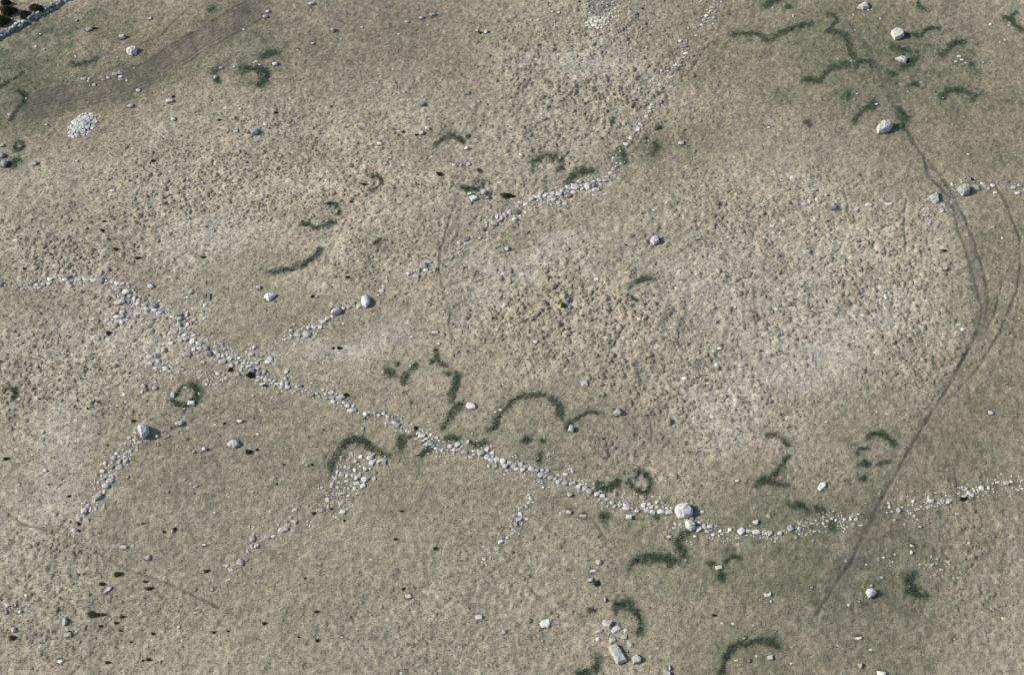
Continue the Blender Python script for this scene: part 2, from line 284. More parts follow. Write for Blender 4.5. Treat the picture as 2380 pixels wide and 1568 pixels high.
def turf_colour(x, y, zt, zp, zo, zm):
    n1 = fbm(x, y, 6, 11, 4); n2 = fbm(x, y, 1.6, 12, 3); n3 = fbm(x, y, .7, 13, 2)
    c = np.broadcast_to(C_BASE, x.shape+(3,)).copy()
    c = mixc(c, C_STRAW, np.clip(zt*.75+(n1-.5)*1.2, 0, 1))
    c = mixc(c, C_PALE, np.clip(zp*.85+(n1-.5)*1.2*zp+(n2-.5)*.8*zp, 0, 1))
    c = mixc(c, C_OLIVE, np.clip(zo*.88*(1-.6*zp)*(1-.55*zt)+(n1-.5)*1.3*(zo+.18)+(n2-.5)*(.24+.5*zo), 0, 1))
    c = mixc(c, C_MOSS, np.clip((zm+.02)*(n2*1.6-.25)*1.5+np.clip(n2-.66, 0, 1)*zo*1.6, 0, .85))
    return c*(1+(n3-.5)*.62)[..., None]*(1+(n2-.5)*.22)[..., None]*(1+(n1-.5)*.2)[..., None]

# ------------------------------------------------------------------ ground sheet
STEP = .2
def axis(a, b):
    core = np.arange(a, b+1e-6, STEP); ext = np.cumsum(.3*1.22**np.arange(1, 42)); ext = ext[ext < 1600]
    return np.concatenate([a-ext[::-1], core, b+ext])
gx = axis(-100, 100); gy = axis(-59, 78)
GXX, GYY = np.meshgrid(gx, gy); HM = hm(GXX, GYY)
fade = np.clip(1-(np.hypot(GXX, GYY)-130)/200, 0, 1)
HM = HM*fade
GDX, GDY = to_px(GXX, np.clip(GYY, -100, 600), HM)
wob = (fbm(GXX, GYY, 1.1, 31, 3)-.5)*15+(fbm(GXX, GYY, .5, 32, 2)-.5)*8
def poly_dist(pts, margin, fine=False):
    """distance (survey units) from the grid to a polyline, inside its window"""
    P = np.array([G(*p)[:2] for p in pts]); m = margin*.12
    i0, i1 = np.searchsorted(gx, [P[:, 0].min()-m, P[:, 0].max()+m]); j0, j1 = np.searchsorted(gy, [P[:, 1].min()-m, P[:, 1].max()+m])
    if i1 <= i0 or j1 <= j0: return None
    sl_ = (slice(j0, j1), slice(i0, i1)); X = GDX[sl_]+(fbm(GXX[sl_], GYY[sl_], 2.3, 37, 3)-.5)*6; Y = GDY[sl_]+(fbm(GXX[sl_], GYY[sl_], 2.3, 38, 3)-.5)*6; d = np.full(X.shape, 1e9)
    for (ax, ay), (bx, by) in zip(pts[:-1], pts[1:]):
        vx, vy = bx-ax, by-ay; t = np.clip(((X-ax)*vx+(Y-ay)*vy)/(vx*vx+vy*vy+1e-9), 0, 1)
        d = np.minimum(d, np.hypot(X-ax-t*vx, Y-ay-t*vy))
    e = np.minimum(np.hypot(X-pts[0][0], Y-pts[0][1]), np.hypot(X-pts[-1][0], Y-pts[-1][1])); END[0] = sstep(0, min(95, 10+.16*sum(math.hypot(q[0]-p[0], q[1]-p[1]) for p, q in zip(pts[:-1], pts[1:]))), e)
    return sl_, d
END = [None]
def pts_of(r, c, s):
    v = [float(q) for q in s.split()]; return [TD(r, c, v[i], v[i+1]) for i in range(0, len(v), 2)]
GREEN = np.zeros_like(HM); HALO = np.zeros_like(HM); MUD = np.zeros_like(HM); RUT = np.zeros_like(HM); TRK = np.zeros(HM.shape, dtype=np.int8)
for lab, strokes in RINGS:
    for r, c, w, s in strokes:
        q = poly_dist(pts_of(r, c, s), w)
        if q is None: continue
        sl_, d = q; hw = w/8; d = d/(.62+.95*fbm(GXX[sl_], GYY[sl_], 2.2, 36, 2)**1.2*1.0)
        HALO[sl_] = np.maximum(HALO[sl_], .28*(1-sstep(hw*.8, hw*3.6+4, d)))
        GREEN[sl_] = np.maximum(GREEN[sl_], 1-sstep(hw*.3, hw*1.85, d+wob[sl_]*min(1.3, hw/5)*1.0))
for k, (nm, (lab, runs)) in enumerate(TRACKS.items()):
    for w, dep, bare, poly in runs:
        q = poly_dist(pts_of(*poly), w+30)
        if q is None: continue
        sl_, d = q; hw = max(w/5.5, 2.6); brk = (.85+1.0*(fbm(GXX[sl_], GYY[sl_], 2.0, 40+k, 3)-.5))*END[0]; d = d/(.55+.9*fbm(GXX[sl_], GYY[sl_], 1.5, 45+k, 2))
        dd = d+wob[sl_]*.16*min(hw/3, 4); m = 1-sstep(hw*.5, hw*1.7, dd)
        MUD[sl_] = np.maximum(MUD[sl_], m*bare*brk); RUT[sl_] = np.maximum(RUT[sl_], m*dep*brk)
        TRK[sl_][(dd < hw*1.1) & (bare >= .4)] = k+1
for w, dep, bare, poly in FURROWS:
    q = poly_dist(pts_of(*poly), w+20)
    if q is None: continue
    sl_, d = q; bare = min(1, bare*1.6); hw = max(w/5.5, 2.6); brk = np.clip(.85+1.9*(fbm(GXX[sl_], GYY[sl_], 1.8, 50, 2)-.5), 0, 1.2)*END[0]; d = d/(.55+.9*fbm(GXX[sl_], GYY[sl_], 1.3, 51, 2))
    m = 1-sstep(hw*.4, hw*1.6, d+wob[sl_]*.12); RUT[sl_] = np.maximum(RUT[sl_], m*dep*brk); MUD[sl_] = np.maximum(MUD[sl_], m*bare*brk)
ZT, ZP, ZO, ZM = zones(GXX, GYY, GDX, GDY)
LUMP = np.clip(ZT*(1-.75*ZP), 0, 1)
micro = (.085+.12*LUMP)*(fbm(GXX, GYY, .66, 61, 2)-.5)*2 + .17*LUMP*sstep(.50, .66, fbm(GXX, GYY, 1.7, 84, 2))*(.6+.8*fbm(GXX, GYY, .8, 63, 2))*sstep(900, 1250, GDX) + (.03+.025*LUMP)*(RNG.random(HM.shape)-.5)*2 + .10*(fbm(GXX, GYY, 2.6, 62, 2)-.5)
BANK = .55*(fbm(GXX, GYY, 13, 90, 2)-.5)+.34*(fbm(GXX, GYY, 5.5, 91, 2)-.5)
Zg = HM+BANK*fade+micro*fade*(1-.5*np.clip(MUD, 0, 1))-RUT+.05*GREEN
CG = turf_colour(GXX, GYY, ZT, ZP, ZO, ZM)
CG = mixc(CG, C_MOSS, HALO*np.clip(.4+1.6*(fbm(GXX, GYY, 1.0, 71, 2)-.3), 0, 1.6)); CG = mixc(CG, C_MUD, np.clip(MUD, 0, 1)); CG = mixc(CG, C_GREEN, np.clip(GREEN*(.88+1.5*(fbm(GXX, GYY, 1.5, 70, 3)-.46)), 0, .9))
CG *= (1+(RNG.random(HM.shape)-.5)*.50)[..., None]
ny, nx = HM.shape
idx = np.arange(ny*nx).reshape(ny, nx)
QUAD = np.stack([idx[:-1, :-1], idx[:-1, 1:], idx[1:, 1:], idx[1:, :-1]], -1).reshape(-1, 4)
FT = TRK[:-1, :-1].ravel()
VV = np.stack([GXX, GYY, Zg], -1).reshape(-1, 3); CC = CG.reshape(-1, 3)
def sub_sheet(name, sel):
    F = QUAD[sel]; u, inv = np.unique(F, return_inverse=True)
    o = link(name, np_mesh(name, VV[u], inv.reshape(F.shape), CC[u]), M_TURF); o['kind'] = 'structure'; return o
g = sub_sheet('ground', FT == 0)
for k, (nm, (lab, runs)) in enumerate(TRACKS.items()): sub_sheet(nm, FT == k+1)
def ground_z(x, y):
    i = int(np.clip(np.searchsorted(gx, x)-1, 0, nx-2)); j = int(np.clip(np.searchsorted(gy, y)-1, 0, ny-2))
    u = (x-gx[i])/(gx[i+1]-gx[i]); v = (y-gy[j])/(gy[j+1]-gy[j])
    return float((Zg[j, i]*(1-u)+Zg[j, i+1]*u)*(1-v)+(Zg[j+1, i]*(1-u)+Zg[j+1, i+1]*u)*v)
def sample(A, x, y):
    i = np.clip(np.searchsorted(gx, x), 0, nx-1); j = np.clip(np.searchsorted(gy, y), 0, ny-1); return A[j, i]

# ------------------------------------------------------------------ grass tussocks: uncountable, one mass
def tussocks():
    cell = .60
    xs, ys = np.meshgrid(np.arange(-99, 99, cell), np.arange(-58, 77, cell))
    xs = (xs+(RNG.random(xs.shape)-.5)*cell*1.1).ravel(); ys = (ys+(RNG.random(ys.shape)-.5)*cell*1.1).ravel()
    z = hm(xs, ys); px, py = to_px(xs, ys, z)
    keep = (px > -120) & (px < 2500) & (py > -120) & (py < 1690); xs, ys = xs[keep], ys[keep]
    zt = sample(ZT, xs, ys); zp = sample(ZP, xs, ys); gr = sample(GREEN, xs, ys); md = sample(RUT, xs, ys)
    px, py = px[keep], py[keep]; right = sstep(900, 1250, px)
    clump = fbm(xs, ys, 2.6, 81, 2)*(1-.6*right)+.6*right*(.45+2.2*(fbm(xs, ys, 1.7, 84, 2)-.5)); big = fbm(xs, ys, 9, 82, 2)
    prob = np.clip(zt*(1-.6*zp)*(.44+1.2*(clump-.38))+.22*(1-.55*sample(ZO, xs, ys))*(.35+(big > .5))*(clump > .40), 0, .95)*(gr < .25)*(md < .06)
    k = RNG.random(len(xs)) < prob; xs, ys, zt, zp, right = xs[k], ys[k], zt[k], zp[k], right[k]
    n = len(xs); rad = (.16+.36*RNG.random(n)**3)*(.55+.45*zt)*(.82+.18*right)*(.6+.8*fbm(xs, ys, 7, 83, 2)); hgt = rad*(.34+.38*RNG.random(n))*(.55+.45*zt)
    seg = 8; rings = ((.0, 1.0), (.48, .88), (.86, .42), (1.22, -.14))
    base = sample(Zg, xs, ys)
    ang = np.arange(seg)/seg*2*math.pi
    V = [np.stack([xs+(RNG.random(n)-.5)*rad*.3, ys+(RNG.random(n)-.5)*rad*.3, base+hgt], -1)[:, None, :]]
    sq = .55+.9*RNG.random(n); rot = RNG.random(n)*6.28
    for q, (rr, hh) in enumerate(rings[1:]):
        a = ang[None, :]+RNG.random((n, seg))*.5; jr = rr*(.72+.56*RNG.random((n, seg)))
        ux = np.cos(a)*jr*rad[:, None]*sq[:, None]; uy = np.sin(a)*jr*rad[:, None]
        X = xs[:, None]+ux*np.cos(rot)[:, None]-uy*np.sin(rot)[:, None]; Y = ys[:, None]+ux*np.sin(rot)[:, None]+uy*np.cos(rot)[:, None]
        Z = base[:, None]+hh*hgt[:, None]*(1+(RNG.random((n, seg))-.5)*.5*(q < 2))
        V.append(np.stack([X, Y, Z], -1))
    V = np.concatenate(V, 1); m = 1+3*seg; F = []
    for s in range(seg):
        t = (s+1) % seg; F.append((0, 1+s, 1+t))
        for q in range(2):
            a0, a1 = 1+q*seg+s, 1+q*seg+t; b0, b1 = a0+seg, a1+seg; F += [(a0, b0, b1), (a0, b1, a1)]
    F = (np.array(F)[None]+(np.arange(n)*m)[:, None, None]).reshape(-1, 3)
    C = sample(CG, xs, ys); C = (C*.34+C_TUSS*.52)*(.86+.28*RNG.random(n))[:, None]; C = np.repeat(C[:, None, :], m, 1)*(.78+.44*RNG.random((n, m)))[..., None]
    V = V.reshape(-1, 3); C = C.reshape(-1, 3); kb = 4; bi = np.repeat(np.arange(n), kb); nb = len(bi)      # leaf blades fringing every tussock
    a = RNG.random(nb)*6.28; q = np.sqrt(RNG.random(nb))*.95; L = rad[bi]*(.35+.45*RNG.random(nb)); w = .04+.05*RNG.random(nb)
    ca, sa = np.cos(a), np.sin(a); bx = xs[bi]+ca*q*rad[bi]; by = ys[bi]+sa*q*rad[bi]; bz = base[bi]+hgt[bi]*(1-q*q)*.8
    up = .75-.5*q; VB = np.stack([np.stack([bx-sa*w, by+ca*w, bz], -1), np.stack([bx+sa*w, by-ca*w, bz], -1), np.stack([bx+ca*L*.8, by+sa*L*.8, bz+L*up], -1)], 1).reshape(-1, 3)
    CB = np.repeat((C.reshape(n, m, 3)[:, 0][bi])*(.85+.5*RNG.random(nb))[:, None], 3, 0); F = np.concatenate([F, np.arange(3*nb).reshape(-1, 3)+len(V)]); V = np.concatenate([V, VB]); C = np.concatenate([C, CB])
    o = link('grass_tussocks', np_mesh('grass_tussocks', V, F, C, True), M_BLADE)
    o['kind'] = 'stuff'; o['label'] = 'straw coloured grass tussocks covering the moor'; o['category'] = 'grass'
    print('tussocks', n)
tussocks()
def blades(xs, ys, base, h, w, C, lean=.6):
    n = len(xs); a = RNG.random(n)*6.28; l = lean*h*RNG.random(n); b = RNG.random(n)*6.28
    dx, dy = np.cos(a)*w/2, np.sin(a)*w/2
    V = np.stack([np.stack([xs-dx, ys-dy, base-.03], -1), np.stack([xs+dx, ys+dy, base-.03], -1), np.stack([xs+np.cos(b)*l, ys+np.sin(b)*l, base+h], -1)], 1)
    return V.reshape(-1, 3), np.arange(3*n).reshape(-1, 3), np.repeat(C, 3, 0)
def rough_grass():
    n = 330000; xs = RNG.uniform(-99, 99, n); ys = RNG.uniform(-58, 77, n)
    px, py = to_px(xs, ys, hm(xs, ys)); md = sample(MUD, xs, ys); k = (px > -60) & (px < 2440) & (py > -60) & (py < 1630) & (md < .35)
    xs, ys = xs[k], ys[k]; n = len(xs); zt = sample(ZT, xs, ys)
    C = sample(CG, xs, ys)*(.62+.85*RNG.random(n))[:, None]
    V, F, C = blades(xs, ys, sample(Zg, xs, ys), (.07+.10*RNG.random(n))*(1+.5*zt), .10+.10*RNG.random(n), C, 1.2)
    o = link('rough_grass', np_mesh('rough_grass', V, F, C, False), M_BLADE); o['kind'] = 'stuff'; o['label'] = 'short rough moorland grass over the whole pasture'; o['category'] = 'grass'
rough_grass()
def rings():
    for lab, strokes in RINGS:
        VS, FS, CS = [], [], []; off = 0; ax = ay = None
        for r, c, w, s in strokes:
            pts = pts_of(r, c, s)
            for (x0, y0), (x1, y1) in zip(pts[:-1], pts[1:]):
                L = math.hypot(x1-x0, y1-y0); hw = w/8; n = int(max(L, hw)*hw*2*.22)+5
                t = RNG.random(n); q = RNG.normal(0, hw*.8, n); ql = RNG.normal(0, hw*.35, n)
                ux, uy = (x1-x0)/(L+1e-6), (y1-y0)/(L+1e-6)
                X = x0+t*(x1-x0)-uy*q+ux*ql; Y = y0+t*(y1-y0)+ux*q+uy*ql
                g_ = np.array([G(a, b)[:2] for a, b in zip(X, Y)]); n = len(g_)
                C = C_GREEN*(.85+.6*RNG.random(n))[:, None]+np.array((.035, .03, .012))*(RNG.random(n)**2)[:, None]
                V, F, C = blades(g_[:, 0], g_[:, 1], sample(Zg, g_[:, 0], g_[:, 1]), .09+.13*RNG.random(n), .10+.10*RNG.random(n), C, .9)
                VS.append(V); FS.append(F+off); CS.append(C); off += len(V)
        V = np.concatenate(VS); cx, cy = V[:, 0].mean(), V[:, 1].mean(); cz = float(hm(cx, cy)); V = V-np.array((cx, cy, cz))
        o = link('grass_ring', np_mesh('grass_ring', V, np.concatenate(FS), np.concatenate(CS), False), M_BLADE, None, (cx, cy, cz))
        tag(o, lab, 'grass', 'dark green grass rings and arcs'); o['kind'] = 'stuff'
rings()
# ------------------------------------------------------------------ stones
def hull(pts):
    bm = bmesh.new()
    for p in pts: bm.verts.new(p)
    r = bmesh.ops.convex_hull(bm, input=bm.verts)
    bad = [v for v in bm.verts if not v.link_faces]
    if bad: bmesh.ops.delete(bm, geom=bad, context='VERTS')
    return bm
def finish(bm, name, smooth=False):
    me = bpy.data.meshes.new(name); bm.to_mesh(me); bm.free()
    if smooth: me.shade_smooth()
    return me
def stone_proto(rng, k):
    p = rng.choice((.55, .75, 1.0)); n = rng.randint(13, 18); pts = []
    for i in range(n):
        z = 1-2*(i+.5)/n; a = i*2.39996+rng.uniform(-.5, .5); r = math.sqrt(max(0, 1-z*z))
        v = Vector((r*math.cos(a), r*math.sin(a), z))
        v = Vector([math.copysign(abs(q)**p, q) for q in v])*rng.uniform(.82, 1.06)
        pts.append(v)
    sx = max(v.x for v in pts)-min(v.x for v in pts); sy = max(v.y for v in pts)-min(v.y for v in pts)
    cx = (max(v.x for v in pts)+min(v.x for v in pts))/2; cy = (max(v.y for v in pts)+min(v.y for v in pts))/2
    tl = (rng.uniform(-.25, .25), rng.uniform(-.25, .25))
    pts = [Vector(((v.x-cx)/sx, (v.y-cy)/sy, v.z*.36+.10+tl[0]*v.x*.3+tl[1]*v.y*.3)) for v in pts]
    return finish(hull(pts), 'stone_%d' % k)
_r = random.Random(3); _base = [stone_proto(_r, k) for k in range(14)]
PROTO = {}
for t in MS:
    PROTO[t] = []
    for b in _base:
        c = b.copy(); c.materials.append(MS[t]); PROTO[t].append(c)
SR = random.Random(11)
def real_size(X, Y, w, h):
    m = MPP(X, Y)/4; W_ = w*m; H_ = max((h-.22*min(w, h))*m/SP, .62*h*m); return W_, H_
def put_stone(name, r, c, it, parent=None, ploc=(0, 0, 0), hk=1.0, lift=0.0):
    x, y, w, h, a, tone = it; X, Y = TD(r, c, x, y); gx_, gy_, gz_, t = G(X, Y, .12*min(w, h)*MPP(X, Y)/4)
    W_, H_ = real_size(X, Y, w*1.14+3, h*1.14+3)
    if a is None: a = SR.uniform(-.5, .5) if abs(w-h) < .25*w else SR.uniform(-.18, .18)
    else: a = R(a)
    tone = tone or SR.choices(('', 'd', 'p', 'w'), (.50, .05, .20, .25))[0]
    o = bpy.data.objects.new(name, SR.choice(PROTO[tone])); COL.objects.link(o)
    hh = min(W_, H_)*SR.uniform(.75, 1.1)*hk
    o.scale = (W_*SR.choice((-1, 1)), H_, hh); o.rotation_euler = (SR.uniform(-.12, .12), SR.uniform(-.12, .12), a)
    if o.scale.x < 0: o.scale.x *= -1; o.rotation_euler.z += math.pi
    z = ground_z(gx_, gy_)+lift
    o.location = (gx_-ploc[0], gy_-ploc[1], z-ploc[2])
    if parent: o.parent = parent
    return o, (gx_, gy_, z), max(W_, H_)
def rubble(parent, ploc, spots, n, rng, lo=.10, hi=.24, sp=1.0, tone='w'):
    VS, FS = [], []; off = 0; protos = _base
    dat = []
    for b in protos:
        v = np.empty(len(b.vertices)*3); b.vertices.foreach_get('co', v); b.calc_loop_triangles()
        f = np.empty(len(b.loop_triangles)*3, dtype=int); b.loop_triangles.foreach_get('vertices', f); dat.append((v.reshape(-1, 3), f.reshape(-1, 3)))
    for k in range(n):
        s = rng.choice(spots); a = rng.uniform(0, 6.28); d = abs(rng.gauss(0, sp))+s[3]*.5
        x, y = s[0]+math.cos(a)*d, s[1]+math.sin(a)*d; z = ground_z(x, y)
        v, f = rng.choice(dat); sc = rng.uniform(lo, hi)
        q = rng.uniform(0, 6.28); c_, s_ = math.cos(q), math.sin(q); v = v*sc*np.array((1.2, .85, .9)); 
        V = np.stack([v[:, 0]*c_-v[:, 1]*s_+x-ploc[0], v[:, 0]*s_+v[:, 1]*c_+y-ploc[1], v[:, 2]+z-ploc[2]], -1)
        VS.append(V); FS.append(f+off); off += len(V)
    o = link('small_rubble', np_mesh('small_rubble', np.concatenate(VS), np.concatenate(FS), None, False), MS[tone], parent); o['kind'] = 'stuff'; return o
def wall(name, label, cat, runs, group=None, small=40, sp=.8, hk=1.0):
    its = [(r, c, it) for r, c, s in runs for it in parse(s)]
    P = [G(*TD(r, c, it[0], it[1])) for r, c, it in its]
    cx = sum(p[0] for p in P)/len(P); cy = sum(p[1] for p in P)/len(P)
    k = min(range(len(P)), key=lambda i: (P[i][0]-cx)**2+(P[i][1]-cy)**2); ploc = (P[k][0], P[k][1], float(hm(P[k][0], P[k][1])))
    e = bpy.data.objects.new(name, None); COL.objects.link(e); e.location = ploc; e.empty_display_size = .5
    tag(e, label, cat, group); spots = []
    for r, c, it in its:
        o, p, s = put_stone('stone', r, c, it, e, ploc, hk); spots.append((*p, s))
    if small: rubble(e, ploc, spots, int(small*1.9), random.Random(len(its)), .11, .30, sp=sp*.85)
    return e
# --- the long tumbled wall crossing the whole field, in its stretches
wall('ruined_wall', 'curved line of grey boulders entering from the left edge, start of the long wall', 'wall', [(1,0,"""5 1070 55 50 d,45 1080 20,118 1095 16,190 1087 22,207 1117 28,240 1115 20,283 1068 22,290 1095 16,225 1085 14,342 1073 36 32,365 1105 36 24,405 1073 42 38,452 1068 30,
 460 1027 42 36,512 1010 40 28,560 1022 30 26,605 1030 50 36,537 1055 28,642 1068 20,630 1008 40 30 o,723 1033 62 50,755 1055 26,655 1090 34 30,693 985 20,810 1035 45 36,868 1038 64 40,940 1042 66 58 d,988 1045 20,1000 1065 22,
 1047 1047 52 40,1090 1065 46 38,1140 1070 40 34,1085 1085 22,90 1090 14,150 1075 14,320 1100 14,480 1060 14,575 1045 18,670 1045 20,780 1030 22,900 1040 24,1020 1070 16""")], 'stretches of the long tumbled wall', 30)
wall('ruined_wall', 'thick jumbled stretch of the long wall sloping down to the dark bush', 'wall', [(1,0,"""1022 1135 40 30,1105 1135 45 55 d,1170 1150 60 50,1240 1135 20,1200 1105 16,1150 1180 26 34,1100 1190 20,1210 1185 46 36,1248 1210 40 55,1220 1215 22,1115 1240 88 55 18,1190 1230 42 36,
 1290 1225 28,1280 1255 34 40,1240 1272 30,1170 1262 22,1215 1258 18,1300 1275 20,1342 1273 42 40,1425 1275 58 55 d,1360 1300 48 40,1325 1308 24,1215 1300 18,1245 1325 18,1480 1222 28 22,1435 1315 48 34,1490 1330 48 36,1405 1330 18,
 1270 1375 24,1305 1350 14,1315 1370 18,1340 1360 16,1365 1335 14,1435 1355 16,1370 1245 16,1460 1275 18,1495 1295 18,1545 1330 26,1570 1360 64 28,1600 1378 26,1660 1360 60 40 d,1735 1350 26 50,1668 1400 40 44,1665 1445 44 60,1585 1410 24,
 1745 1450 26 40,1680 1485 36,1650 1495 20,1725 1490 16,1685 1525 32 36,1640 1520 14,1590 1530 50 22,1790 1520 36 30,1755 1535 28,1800 1545 40 24,1720 1545 40,1605 1555 26,1665 1555 22,1875 1548 16,1720 1310 18,1310 1325 12,1395 1300 20,1460 1340 22,1520 1350 20,1640 1390 18,1620 1440 16,1700 1430 16"""),
 (2,0,"""1725 15 36 34,1680 30 36,1590 50 44 30,1580 20 20,1790 30 60 46,1850 50 60 52,1920 15 22,1890 70 26,1735 95 30,1760 80 18,1800 110 34 40,1850 98 40 26,1920 100 44 46 d,1945 150 56 62 d,1960 102 18,2000 135 60 48,2010 80 46 28,
 2058 55 34 24,2110 55 20,2085 105 26,2065 75 20,1700 125 28,1735 160 70 48,1840 140 22,1845 180 18,1885 230 34,2035 170 30 48,2070 170 40 44,2068 222 60 48,2140 195 52 44,2125 130 18,2160 130 18,2150 100 20,2170 180 16,2200 158 34 24,
 2225 190 34 26,2205 235 28 36,2175 220 22,2260 235 44 34,2275 210 24,2290 130 20,2335 155 44 40,2365 85 30 44,2150 258 36 40 w,2255 270 40 26,2310 265 50 26,2355 235 50 34,2240 300 30,2215 340 24 36,2340 305 62 60 d,2105 378 40 26,2145 355 36 22,
 2080 345 20,2028 333 48 38,2070 395 14,2015 255 14,1870 313 26,1840 375 12,2000 310 14,2045 375 12,1920 440 24,1932 390 18,1965 410 14,1955 435 12,1990 440 10,2015 430 10,2130 430 16,1975 375 12,2110 160 24,2190 200 18,2240 210 18,2300 235 22,2320 190 20,1870 110 18,1990 170 18""")], 'stretches of the long tumbled wall', 120, .9)
wall('ruined_wall', 'thin middle stretch of the long wall, right of the dark bush', 'wall', [(2,1,"""35 203 42 26,118 212 66 56 w,130 188 40 30 w,50 165 22,8 230 30 36,85 132 16,20 280 38 34,20 330 36 40 d,80 318 40 50,20 362 32,60 370 24,110 332 18,95 385 44 50,15 398 32 26,130 398 36 30,172 400 34 30,55 432 40 18,197 430 40 28,240 430 34 44,
 235 465 34 26,280 320 28 40,275 378 26 34,285 430 32 44,295 465 40 30,330 360 12,340 440 18,380 462 24,410 448 38 30 d,430 500 18,362 500 16,400 530 14,450 470 16,272 480 14,150 425 22,205 515 14,190 548 16,470 490 22,520 535 38 30,520 420 18,565 520 28,590 545 20,575 500 12,625 485 30 26,650 530 34 30,648 570 42 40,702 517 52 44,745 530 28,715 560 40 34,718 605 40 34,
 665 485 16,720 450 18,718 415 14,660 600 14,680 480 12,785 563 80 50 20,785 618 34 22,765 610 16,815 610 26,760 660 14,730 660 10,725 700 16,805 650 12,835 635 20,855 638 34 44,905 640 20 30,880 685 60 40,920 680 30 d,855 710 12,1018 715 44 34,1015 745 28 d,1055 695 16,1100 695 26,
 1145 722 36 34,1187 703 32 34,1225 735 34 26,1278 730 40 o,1225 765 26,1278 785 36 22,1215 795 34 26,1315 810 52 44 p,1353 750 18 34,1250 795 18,1275 800 14,1270 830 14,1067 787 30 14,990 848 22 36,1305 865 20,1355 830 14,1405 800 14,1450 800 28 22,1400 865 22,1430 870 28 24,1375 830 12,1350 870 12""")], 'stretches of the long tumbled wall', 90, .9)
wall('ruined_wall', 'long straight stretch of the long wall ending at the huge rounded boulder', 'wall', [(2,1,"""1510 890 40 26,1540 915 64 44,1525 855 14,1550 857 14,1592 890 30,1625 903 34 28,1655 915 20,1680 930 30 26,1703 960 22,1587 940 28 20,1560 962 28 24,1613 965 24,1532 978 40 26,1628 990 42 34,1570 990 16,1590 978 14,1497 945 12,1675 970 18,1675 1027 38 22,1730 1047 26 30,
 1690 1070 22,1755 1073 24 16,1705 1035 14,1650 1060 12,1605 1078 12,1753 997 12,1803 1010 44 36,1873 995 48 42,1840 1048 28 38,1887 1045 50 34,1937 1065 52 42,1915 1015 18,1970 970 24 36,1925 970 14,1790 1130 20,1790 1100 12,1815 1050 16,1830 1075 12,1997 1110 44 32,2028 1085 28,2025 1055 34 18,
 2090 1075 60 50,2148 1040 40 40,2190 1018 20 34,2195 1075 34 24,2150 1112 50 50,2200 1108 24,2185 1145 52 40,2240 1135 48 56,2295 1150 54 50,2315 1195 40 44,2360 1165 44 36,2335 1235 30 24,2165 1195 22 34,2235 1195 20 34,2070 1135 12,1955 1120 14,2250 1262 14,2310 1275 18,2280 1240 14,2345 1260 14,2370 1240 18,2205 1165 14,2065 1050 24,2110 1050 22"""),
 (2,2,"""20 1195 50 44,5 1165 24 30,85 1180 44 44,45 1222 50 26,130 1200 44 30,100 1228 40 36,183 1220 52 46,140 1245 14,228 1235 40 34,270 1275 46 44,280 1232 26,332 1235 26,308 1285 44 36,360 1300 56 40,400 1310 40 34,425 1278 30 12,432 1337 48 40,455 1318 30 20,500 1350 54 42,495 1265 40 26,555 1215 36 18,563 1235 22 44,
 565 1353 66 40,620 1385 48 44,635 1357 22,655 1328 20,680 1395 52 44,690 1358 24,720 1430 58 48,765 1352 18,762 1395 20,790 1450 48 44,835 1430 28 14,842 1470 42 36,815 1510 22,885 1500 60 26,930 1530 46 44,865 1545 36 14,960 1555 24,1005 1525 18,1010 1550 44 36,1065 1555 56 40,290 1390 22 24,345 1388 14,255 1335 22,250 1385 10,
 430 1380 12,565 1395 26 10,685 1485 20,1118 1520 14,1225 1550 50 40,1275 1545 28,1350 1525 36 28,1405 1535 40 30,340 1097 28 22,35 1098 24,745 1525 14,1190 1518 12,275 1335 16,100 1290 12,155 1315 14"""),
 (3,2,"""1060 15 62 36,1115 15 36 30,1160 40 36 28,950 5 20,1260 40 52 36,1228 5 24,1312 52 60 44,1385 45 66 48,1300 8 34,1350 5 30,1460 50 64 46,1440 15 26,1485 15 30,1405 5 24""")], 'stretches of the long tumbled wall', 120, .8)
wall('ruined_wall', 'stretch of the long wall between the huge rounded boulder and the vehicle track', 'wall', [(3,2,"""1665 105 44 40,1620 125 36 30,1735 208 50 52,1742 155 40 30,1785 190 36 48,1840 190 56 36,1815 230 40 34,1855 222 34 26,1765 130 14,1900 185 18,1870 265 30 26,1935 230 26,1955 258 30 20,1970 220 10,2025 215 28 36,2130 230 66 56,2205 228 50 36,2270 240 66 44,2330 250 24 36,2365 250 30 36,2185 268 18,
 1970 295 18,1980 320 20 14,2005 300 12,2030 310 12,2085 298 16,2105 295 12,1825 130 12,1915 130 10,1520 160 34 26,1565 168 26,1510 200 34 18,2010 240 14,2225 270 14,1665 335 14,1700 280 30 18"""),
 (3,3,"""15 250 45 46,110 252 36 34,205 208 50 58,290 165 26 20,290 212 34 46,255 205 18,345 182 36 12,410 160 44 14,148 230 20,325 112 14,255 292 26 22,80 300 26 16,63 330 16,290 262 14,320 257 14,355 265 12,432 237 16,480 235 14,400 225 10,520 97 30 18,448 127 18,460 172 16,515 162 20 30,550 138 28 22,595 118 20 24,630 130 22,655 88 14,
 668 112 18,668 140 18,710 125 20,768 115 18 36,838 72 28 18,820 122 34 28,685 180 16,738 190 20,700 200 14,862 180 40 14,790 70 10,400 128 12,570 92 10,5 92 36,330 215 10""")], 'stretches of the long tumbled wall', 90, .9)
